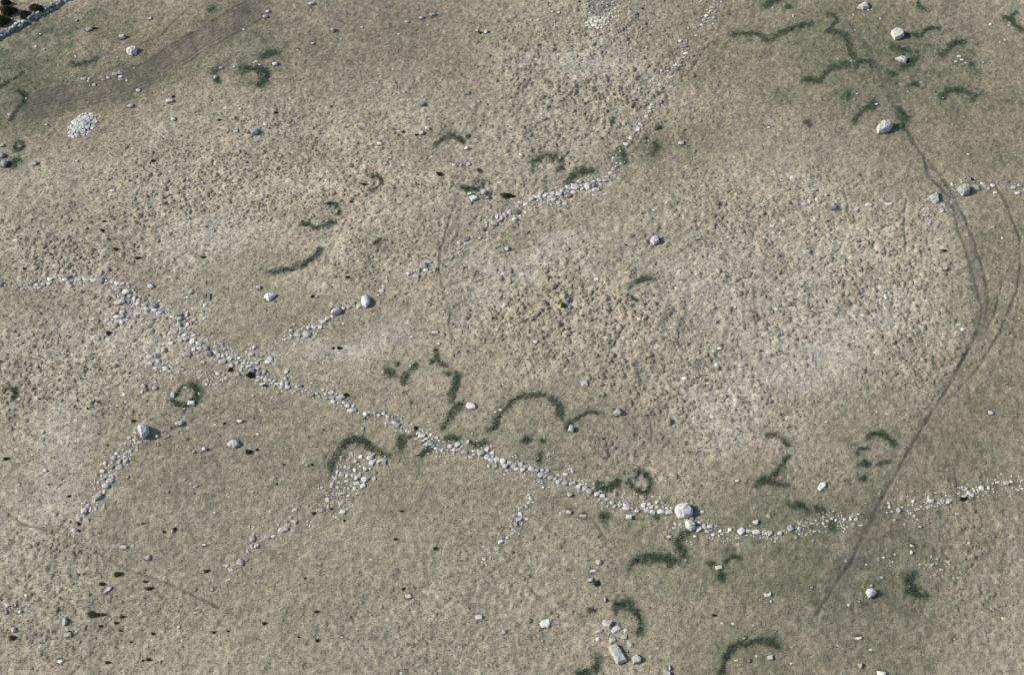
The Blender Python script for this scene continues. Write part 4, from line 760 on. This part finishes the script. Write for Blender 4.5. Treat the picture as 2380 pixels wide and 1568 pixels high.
B('right stone of the trio below the thin green arch', 0,1, 1975,1530,42,46, .35,'block','')
B('middle stone of the trio below the thin green arch', 0,1, 1907,1537,28,26, .25)
# upper left
B('heart shaped pale boulder on the upper left pasture', 0,0, 1228,470,108,74, 1.0,'round','w','1175 470 1190 448 1215 452 1245 437 1275 445 1270 480 1225 512 1190 497')
B('small stone leaning on the heart shaped boulder', 0,0, 1258,504,42,28, .35,'flat','w')
B('grey boulder above the heart shaped boulder', 0,0, 1135,338,86,66, .75,'round','')
B('grey boulder with a rusty tuft on its right', 0,0, 825,268,76,52, .55,'round','')
B('small pale boulder right of the grey ones, upper left', 0,0, 1390,168,52,32, .35,'round','p')
B('small upright stone near the field wall', 0,0, 713,188,32,38, .35,'peak','')
B('pinkish boulder right of the strung stones', 0,0, 1285,838,64,52, .45,'round','w')
B('grey half buried boulder above the pasture tussocks', 0,0, 1212,982,66,52, .45,'round','')
B('rounded boulder with a dark tuft behind it', 0,0, 1578,936,88,58, .6,'round','')
B('pink grey boulder below the one with a dark tuft', 0,0, 1612,1100,64,62, .45,'round','')
B('small boulder with green patch on its left', 0,0, 2003,722,50,50, .5,'round','')
B('pale small boulder above the dark sided large one', 0,0, 2200,1218,38,40, .3)
B('large boulder with dark right face, upper left field', 0,0, 2366,1222,104,90, 1.0,'round','d')
B('pale stone between pink grey boulder and dark sided one', 0,0, 2232,1015,46,36, .3,'round','w')
B('grey boulder right of the left edge pair', 0,0, 322,1520,72,46, .5,'round','')
B('lower dark boulder of the pair on the left edge', 0,0, 32,1522,78,92, 1.0,'round','d')
B('upper dark boulder of the pair on the left edge', 0,0, 15,1440,74,66, .8,'round','d')
B('small rock cluster stone above the left edge pair', 0,0, 20,1350,52,36, .35,'block','')
B('white stone left of the white rubble heap', 0,0, 430,1160,32,32, .3,'round','w')
B('small grey stone below the white rubble heap', 0,0, 712,1497,44,34, .3,'round','')
B('cream stone in the mossy bank below the field wall', 0,0, 375,318,38,18, .2,'flat','y')
# left
B('pale low boulder beside a dark tuft, left field', 1,0, 1045,205,64,38, .35,'round','w')
B('pale boulder alone above the thick jumbled wall', 1,0, 1400,1094,72,54, .5,'round','w')
B('tall heart shaped boulder with a dark side at the head of a stone line', 2,0, 1340,878,98,130, 1.35,'round','','1288 860 1300 820 1340 812 1382 845 1386 892 1330 945 1310 915')
B('bright white triangle stone right of the tall heart shaped boulder', 2,0, 1465,922,48,46, .5,'peak','w')
B('small grey stone right of the bright white triangle', 2,0, 1570,915,36,36, .3,'peak','')
B('low stone below the bright white triangle', 2,0, 1473,998,40,20, .2,'flat','')
B('white boulder on the left rim of the boulder grass ring', 2,0, 1610,530,62,70, .6,'peak','w')
B('pinkish boulder on the lower rim of the boulder grass ring', 2,0, 1778,610,78,56, .45,'block','w')
B('flat chip just below the boulder grass ring', 2,0, 1705,658,48,28, .2,'flat','')
B('double grey boulder below the boulder grass ring', 2,0, 1665,798,90,58, .6,'block','')
B('pale oval boulder with a dark hollow to its right', 2,0, 2228,774,80,42, .5,'round','w')
B('broad pale boulder with a notched left side', 2,0, 2168,985,118,78, .75,'round','p','2110 985 2140 975 2165 942 2215 960 2225 1000 2180 1025 2130 1015')
B('grey boulder left of the broad notched one', 2,0, 1900,1036,72,56, .55,'peak','')
B('small round stone left of the grey boulder', 2,0, 1798,1063,40,36, .3,'round','')
B('left boulder of the pair above the boulder grass ring', 2,0, 1335,446,60,54, .55,'peak','')
B('right boulder of the pair above the boulder grass ring', 2,0, 1443,470,62,52, .5,'round','')
B('bright white boulder on the far left turf', 2,0, 420,1238,58,38, .4,'round','w')
B('pale stone on the far left turf, below the bright one', 2,0, 178,1365,40,38, .2,'flat','')
B('round stone on the far left, above the bright one', 2,0, 400,878,36,32, .3,'round','')
B('stone with a dark tuft in the mid lower left turf', 2,0, 1185,1297,36,28, .3)
# lower left
B('white angular stone on the lower left turf', 3,0, 1150,378,74,42, .4,'block','w')
B('oval grey boulder right of the white angular stone', 3,0, 1372,471,76,62, .45,'round','')
B('long leaning slab stone beside a dark tuft', 3,0, 1003,778,110,36, .4,'block','',None,None,'boulder',47)
B('white and brown stone in a dark hollow', 3,0, 1603,232,36,44, .4,'peak','w')
B('small white forked stone right of the hollow stone', 3,0, 1900,357,46,28, .25,'flat','w')
B('left dark sided stone of the left edge group', 3,0, 55,980,62,52, .5,'peak','d')
B('right white stone of the left edge group', 3,0, 185,976,48,56, .45,'peak','w')
B('upper stone of the left edge group', 3,0, 145,920,24,36, .3,'peak','')
B('upright egg shaped boulder at the lower left', 3,0, 600,1068,58,86, .65,'round','')
B('egg shaped boulder with an olive bush below it', 3,0, 122,1140,56,70, .6,'round','')
B('split boulder with a dark hollow, lower left', 3,0, 632,1190,96,64, .55,'round','')
B('flat white boulder near the bottom left', 3,0, 562,1441,82,48, .35,'round','w')
B('low humped stone on the lower left turf', 3,0, 1832,980,58,30, .25,'round','')
B('small pale stone left of the low humped stone', 3,0, 1660,1112,36,38, .25,'flat','w')
B('thin curved white stone near the bottom', 3,0, 1485,1436,22,44, .25,'flat','w')
B('stone on the turf above the low humped stone', 3,0, 1970,772,32,36, .25)
B('tall stone at the lower end of the hut stone line', 3,0, 2372,370,36,58, .5,'peak','')
# lower centre
B('flat pale stone beside a dark tuft, lower centre', 3,1, 1418,833,76,50, .25,'flat','')
B('white squarish boulder, lower centre', 3,1, 2073,1028,72,50, .4,'block','w')
B('grey pointed boulder below the white squarish one', 3,1, 2308,1168,60,54, .5,'peak','')
B('small low white stone near the bottom, lower centre', 3,1, 800,1215,40,22, .2,'flat','w')
B('small stone at the bottom edge, lower centre', 3,1, 1370,1505,26,22, .2)
# --- small loose stones nothing tells apart, by the turf they lie on
def S(label, group, runs):
    for r, c, s in runs:
        for it in parse(s):
            o, p, q = put_stone('loose_stone', r, c, it, None, (0, 0, 0), .9); tag(o, near_label(*TD(r, c, it[0], it[1]), 'small white stone' if it[5] == 'w' else 'small stone', label), 'stone', group)
S('small pale stone loose on the upper left pasture', 'loose stones of the upper left pasture', [(0,0,"2060 642 32,2180 627 18,968 537 24,1090 533 14,410 460 20,330 438 26,2265 275 24,540 604 12,1245 628 12,1017 850 14,700 520 18,2365 590 28,245 915 14,1505 690 14,2130 798 14,85 1065 26 12")])
S('small pale stone loose on the turf between the two top walls', 'loose stones of the upper middle turf', [(0,1,"1402 205 32,1595 235 18,2207 307 12,2235 327 12,2253 283 14,2267 240 14,2262 312 12,8 578 28,35 608 16,790 367 24 18,472 103 14,650 72 16,395 295 12,115 300 14,1275 652 14,1520 658 14,1128 770 18,1688 770 20,1330 1217 24,1075 1345 24,1293 1472 20,1645 1468 40 22,2012 1478 28,1325 862 30 24,1050 928 24 16,1325 320 26 12,1228 408 14,985 258 18"),(0,2,"180 192 26,250 195 28,47 245 28,1390 655 28 32,1315 730 22")])
S('tiny white stone on the grassy upper right by the track', 'loose stones of the upper right', [(0,3,"965 92 20 12 w,930 100 16 w,795 145 16 26,895 150 16,1043 180 16 w,113 95 22,45 72 20,830 872 16,1778 525 34 18 w,1803 555 30 20 w,1748 570 26 14 w,1840 582 18 w,2000 580 14,650 545 24,690 405 12,2067 225 22,2205 368 24,2243 230 18,2155 395 20,1300 850 14,810 285 20,1005 315 12,1100 1443 20,1860 1440 26,1420 765 14,500 575 14,773 570 16")])
S('small stone half hidden in the right hand tussock field', 'loose stones of the tussock field', [(1,3,"2090 545 30,2112 918 30 18,610 850 48 22,770 825 24 16 w,1060 775 40 34,1230 1115 36 24 w,1040 1105 36 40,1095 1190 20 50 w,1095 1298 34,625 1135 26 44,80 1300 30 34 w,1780 1445 36 24 w,1810 1490 36 w,1750 1475 24,1720 1505 30 20,2338 1392 16 w,2325 1117 12 w,1850 620 20 10"),
  (2,2,"1875 135 30 30 w,1925 105 36 22,1600 380 46 34 w,1900 255 30 40,675 425 50 60,1865 735 40 34,1685 715 28,300 920 12 34,1170 145 12,1830 275 26 d"),(1,2,"2100 1170 12 50 w,2075 1285 18 w,2205 1525 14 w")])
S('small white stone on the turf left of the sheep path', 'loose stones of the mid left field', [(1,1,"243 660 12,350 1037 12,205 1013 14,1660 370 12,335 685 10,348 1255 22,1187 775 10,2310 1260 24 40,1450 1560 28"),(2,1,"440 1160 20,165 1300 30 20,118 1065 22,12 895 24 14,1433 258 20 w,1440 125 14,2010 890 16 w,2275 670 26 24 w,2225 690 18 w,1500 715 14,945 455 12")])
S('small pale stone on the left hand pasture below the long wall', 'loose stones of the left pasture', [(2,0,"1320 502 24 32,1152 532 24 28 w,1443 415 26,1375 403 20,1855 525 28,1725 467 28 18,1165 590 18,1173 697 28,458 857 20,2000 808 20 w,1943 748 24 14,1712 1323 20,1770 1360 24,1815 1382 44 20 30,1680 865 10,305 348 20 w,180 567 22 26 w,200 532 60 10 w,285 825 16,1090 1415 28 14,2350 1430 28,2355 545 20,1285 460 24 20")])
S('small pale stone on the lower left turf', 'loose stones of the lower left', [(3,0,"1232 362 22,1995 55 28 12,215 925 24,70 915 40,710 1160 20,1690 1240 22,1660 1180 18,1430 1445 20,1870 1135 16,1880 892 12,875 780 16,905 610 20,910 1275 20 y,1410 1240 24 y,130 545 14,240 825 30,745 1105 20 10,1020 1045 18,1880 790 14,2195 800 12,2305 830 18"),(3,1,"590 530 24 16 y,1370 578 14,1715 718 16 30,1780 975 18,1675 1050 14,1350 1545 24,235 465 10,1885 462 12")])
S('small pale stone on the turf below the long wall, lower right', 'loose stones of the lower right', [(3,2,"450 60 26,1770 50 28,685 748 16 w,1500 435 26 12,1617 500 18,775 948 20,280 1245 26,1358 1320 20 w,993 1523 14,2365 825 36 40,2270 1393 22 w,2085 1430 30 12,1955 1085 34 18,2055 1090 20,2245 1107 16,1535 1135 10,840 12 14,1220 885 10,1505 200 20"),
  (3,3,"1178 125 24,725 505 20 30,750 920 30,955 1333 28 18,650 1298 18 w,1975 255 50 20,1865 340 30,1845 415 30 d,1750 72 18 w,2190 1035 30,915 540 22 12,265 863 12,1740 1225 20,790 735 10,215 1312 10,75 1138 10,680 1555 14,805 745 10,215 1460 18"),(2,3,"635 1217 26 14 w,260 1232 18 w,1113 713 40 18,2255 478 22,540 788 20,1000 970 14")])

# ------------------------------------------------------------------ heather tufts and bushes
def leaf_cloud(name, rng, n, rx, ry, rz, leaf, cols, twigs=6):
    V, F, C = [], [], []
    for k in range(n):
        a = rng.uniform(0, 6.28); zz = rng.random(); q = (rng.random()**.45); lob = .8+.3*math.sin(3*a+k % 3)
        rr = math.sqrt(max(0, 1-zz*zz))*q*lob; p = Vector((math.cos(a)*rr*rx, math.sin(a)*rr*ry, zz*rz*(.55+.45*q)+.02))
        d = Vector((rng.uniform(-1, 1), rng.uniform(-1, 1), rng.uniform(-.2, 1))).normalized(); e = d.orthogonal().normalized()*leaf*.45; L = leaf*rng.uniform(.7, 1.5); i = len(V)
        V += [p-e, p+e, p+d*L]; F.append((i, i+1, i+2)); c = cols[rng.randrange(len(cols))]; f = rng.uniform(.7, 1.35); C += [[q_*f for q_ in c]]*3
    return np_mesh(name, np.array(V), np.array(F), np.array(C), False)
BROWN = ((.050, .034, .018), (.065, .047, .022), (.040, .036, .018)); OLIVE_ = ((.060, .062, .024), (.045, .050, .022), (.075, .066, .030)); DARK = ((.030, .030, .016), (.042, .040, .020), (.055, .045, .024))
TUFT = {}
for key, cols in (('b', BROWN), ('o', OLIVE_), ('k', DARK)):
    TUFT[key] = []
    for k in range(4):
        me = leaf_cloud('heather_tuft', random.Random(k*7+3), 480, .5, .5, .55, .12, cols); me.materials.append(M_BLADE); TUFT[key].append(me)
def tuft(label, r, c, it, group=None):
    x, y, w, h, a, t = it; X, Y = TD(r, c, x, y); gx_, gy_, _, _ = G(X, Y, .1); W_, H_ = real_size(X, Y, w, h)
    o = bpy.data.objects.new('heather_tuft', SR.choice(TUFT[t or 'k'])); COL.objects.link(o); o.location = (gx_, gy_, ground_z(gx_, gy_)-.03)
    o.scale = (W_*.92, H_*.92, max(.4, .75*min(W_, H_))); o.rotation_euler.z = SR.uniform(0, 3.1) if abs(w-h) < 15 else SR.uniform(-.2, .2)
    tag(o, label, 'heather', group)
def TF(label, group, runs):
    for r, c, s in runs:
        for it in parse(s): tuft(near_label(*TD(r, c, it[0], it[1]), {'o': 'olive tuft', 'b': 'small brown tuft'}.get(it[5], 'small dark tuft'), label), r, c, it, group)
for lab, r, c, s in (
 ('rusty tuft beside a grey boulder, upper left', 0,0,'885 260 60 36 b'), ('dark tuft behind the rounded boulder, upper left', 0,0,'1608 898 44 34 b'),
 ('dark tuft near the upper middle pair of boulders', 0,1,'1490 1257 48 32 b'), ('brown tuft in a hollow between two stones at the top', 0,1,'2090 302 46 38 b'),
 ('dark olive tuft just above the green ring row', 1,1,'1705 60 80 72 k'), ('wide dark tuft right of the four boulders', 1,1,'2320 250 125 80 b'),
 ('dark tuft left of the open green ring', 1,1,'1000 140 92 44 k'), ('dark tuft left of a white stone, mid left', 1,1,'522 1187 50 38 b'), ('dark tuft with small shadow above the neat row', 1,1,'850 1015 58 42 b'),
 ('brown tuft right of the sheep path', 1,1,'2210 1388 56 52 b'), ('large rusty olive tuft alone in the central tussocks', 1,2,'475 1280 82 72 o'), ('dark tuft beside the wheel ruts', 1,3,'1635 765 62 42 b'), ('brown tuft above the big six sided boulder', 1,3,'1895 105 44 36 b'),
 ('dark tuft in the left field, under the pale low boulder', 1,0,'952 575 58 44 k'), ('dark tuft just above another on the left field', 1,0,'965 485 46 30 b'), ('dark tuft left below the wall bend', 1,0,'1005 1522 62 50 k'),
 ('big dark bush grown into the thick jumbled wall', 2,0,'2325 345 105 95 k'), ('dark tuft in the thick jumbled wall beside the bush', 2,0,'2140 300 66 56 k'), ('dark bush in the thin middle wall stretch', 2,1,'838 540 70 56 k'),
 ('dark narrow tuft at the joint of the long wall', 2,1,'1482 842 44 66 k'), ('dark tuft in the wall at the right edge', 2,3,'1812 1500 110 60 k'), ('dark tuft under the wall left of the bush', 2,1,'80 447 56 34 k'),
 ('dark tuft right of the broad notched boulder', 2,0,'2312 1062 84 64 k'), ('green tuft above the tall heart shaped boulder', 2,0,'1240 775 62 44 o'), ('dark tuft at the left edge', 2,0,'55 1125 72 48 k'),
 ('dark tuft between two end stones of the stone line', 3,0,'735 165 58 44 k'), ('dark tuft right of the last stone of the line', 3,0,'738 228 54 36 k'), ('dark tuft behind the white and brown stone', 3,0,'1626 212 40 50 b'), ('dark tuft above the long leaning slab', 3,0,'950 720 84 46 k'),
 ('widest green heather patch at lower left', 3,0,'860 1005 155 84 o'), ('dark tuft near the lower end of the hut line', 3,0,'1925 600 92 46 b'), ('olive bush below the egg shaped boulder', 3,0,'110 1215 92 72 o'), ('green tuft above the long leaning slab', 3,0,'1095 630 112 64 o'),
 ('dark tuft inside the split boulder hollow', 3,0,'650 1162 70 34 k'), ('olive bush beside the lower boulder of three', 3,2,'785 715 90 76 o'), ('brown tuft on the dark green slab arch', 3,2,'975 905 72 36 b'), ('rusty flat tuft right of the slab arch', 3,2,'1880 1010 72 34 b'),  # split boulder: dark leaf clump added as the shade of its hole
 ('dark tuft with long shadow at lower centre left', 3,1,'75 1085 60 44 k'), ('dark tuft with long shadow near the bottom, lower centre', 3,1,'570 1245 52 46 k'), ('brown tuft with long shadow in the lower centre', 3,1,'1665 390 48 44 b'), ('small dark tuft left of the long shadowed brown one', 3,1,'1295 305 52 36 k'),
 ('dark tuft above the flat pale stone, lower centre', 3,1,'1370 765 52 38 b'), ('dark mound tuft above the thin wall stretch', 2,1,'772 95 62 46 k')):
    tuft(lab, r, c, parse(s)[0], 'heather tufts')
TF('small dark heather tuft on the lower left turf', 'small lower left tufts', [(3,0,"1350 695 62 34 k,1390 760 112 50 b,960 1005 70 44 o,1080 1080 60 36 b,935 1110 60 40 k,1140 1025 80 40 o,1120 1150 50 26 k,1000 1445 82 40 k,1375 1418 72 42 k,1325 1425 40 26 o,1990 1165 60 38 k,2120 1155 36 20 b,1420 1175 50 34 k,1525 237 42 26 k,1330 160 52 22 k,1215 1252 40 18 b")])
TF('small dark heather tuft on the lower central turf', 'small lower central tufts', [(3,1,"1355 42 58 26 b,560 980 52 32 k,400 1215 38 22 b,455 670 38 30 k,820 128 40 26 k,700 15 60 30 k,535 55 54 36 k"),(2,1,"10 1045 46 30 b,625 860 32 18 b,520 1180 40 34 k,713 95 34 30 k,255 1175 32 22 b,1015 750 34 20 k")])
TF('small dark heather tuft on the left pasture', 'small left pasture tufts', [(2,0,"2085 795 38 34 b,365 565 40 24 b,815 660 34 30 k,920 600 62 32 b,645 1475 52 36 k,720 580 40 26 k,1000 1000 30 20 k"),(1,0,"225 930 40 34 k,1890 820 80 36 o,1280 830 90 40 o,1075 748 66 44 o")])
TF('small brown heather tuft on the upper turf', 'small upper tufts', [(0,0,"2040 1115 58 32 b,1420 1497 60 32 k"),(0,1,"180 1045 54 32 b,1365 1225 44 34 o,700 985 40 26 k"),(0,2,"625 20 32 26 b,1215 80 42 32 b"),(1,1,"880 300 44 24 b,1110 1045 32 20 b,1515 150 34 24 b"),(2,3,"130 715 62 26 o"),(2,2,"850 940 40 24 b"),(1,2,"10 255 62 46 k,1060 710 40 18 b,1460 1305 40 18 b")])
def bush(label, r, c, x, y, w, h, H, seed):
    X, Y = TD(r, c, x, y); gx_, gy_, _, _ = G(X, Y, H*.4); z = ground_z(gx_, gy_); W_, D_ = real_size(X, Y, w, h); rng = random.Random(seed)
    e = bpy.data.objects.new('gorse_bush', None); COL.objects.link(e); e.location = (gx_, gy_, z); tag(e, label, 'bush', 'bushes behind the field wall')
    link('foliage', leaf_cloud('foliage', rng, 4200, W_*.72, D_*.72, H, .16, DARK+OLIVE_[:1]+BROWN[:1]), M_BLADE, e)
    bm = bmesh.new()
    for k in range(5):
        a = k*1.257+rng.uniform(-.3, .3); q = bmesh.ops.create_cone(bm, cap_ends=True, segments=6, radius1=.07, radius2=.03, depth=H*.7)
        M_ = Matrix.Rotation(a, 4, 'Z') @ Matrix.Rotation(.5, 4, 'Y') @ Matrix.Translation((0, 0, H*.33)); bmesh.ops.transform(bm, matrix=M_, verts=q['verts'])
    me = finish(bm, 'stem'); m_ = bpy.data.materials.get('bark')
    if not m_:
        m_, n_, b_ = mat('bark'); nz = N(n_, 'ShaderNodeTexNoise'); nz.inputs['Scale'].default_value = 9; cr = N(n_, 'ShaderNodeValToRGB'); cr.color_ramp.elements[0].color = (.04, .03, .02, 1); cr.color_ramp.elements[1].color = (.12, .09, .06, 1)
        n_.links.new(nz.outputs['Fac'], cr.inputs[0]); n_.links.new(cr.outputs[0], b_.inputs['Base Color'])
    link('stem', me, m_, e)
bush('dark gorse bush nearest the left edge behind the field wall', 0,0, 15,185,100,100, 1.3, 1)
bush('upper left dark gorse bush behind the field wall', 0,0, 72,92,120,95, 1.5, 2)
bush('middle dark gorse bush leaning on the field wall', 0,0, 238,140,100,90, 1.4, 3)
bush('right hand dark gorse bush on the field wall', 0,0, 338,82,115,105, 1.5, 4)
bush('gorse bush in the extreme top left corner', 0,0, 50,18,70,40, 1.0, 5)
# ------------------------------------------------------------------ longer grass fringing the boulders, its colour darkened to a shadowy rim
def fringes():
    xs, ys = [], []
    for o in bpy.data.objects:
        if o.name.startswith('boulder') and o.data:
            r_ = max(max(abs(v.co.x), abs(v.co.y)) for v in o.data.vertices)
            for k in range(int(60*r_)+10):
                a = random.uniform(0, 6.28); q = r_*random.uniform(.8, 1.25); xs.append(o.location.x+math.cos(a)*q); ys.append(o.location.y+math.sin(a)*q*.8)
    xs, ys = np.array(xs), np.array(ys); n = len(xs); C = sample(CG, xs, ys)*(.45+.5*RNG.random(n))[:, None]
    V, F, C = blades(xs, ys, sample(Zg, xs, ys), .10+.18*RNG.random(n), .08+.10*RNG.random(n), C, .9)
    o = link('fringe_grass', np_mesh('fringe_grass', V, F, C, False), M_BLADE); o['kind'] = 'stuff'; o['label'] = 'longer grass growing round the feet of the boulders'; o['category'] = 'grass'
fringes()
def pebbles():
    rng = random.Random(77); spots = []
    for k in range(420):
        x, y = rng.uniform(-88, 88), rng.uniform(-54, 70); X, Y = to_px(x, y, float(hm(x, y)))
        if -10 < X < 2390 and -10 < Y < 1580 and float(sample(ZT, x, y)) < rng.uniform(.3, 1.3): spots.append((x, y, 0, 0))
    o = rubble(None, (0, 0, 0), spots, len(spots), rng, .07, .20, .3, 'w'); o.name = 'pebbles'; o['label'] = 'tiny white stones strewn over the whole pasture'; o['category'] = 'stones'
pebbles()
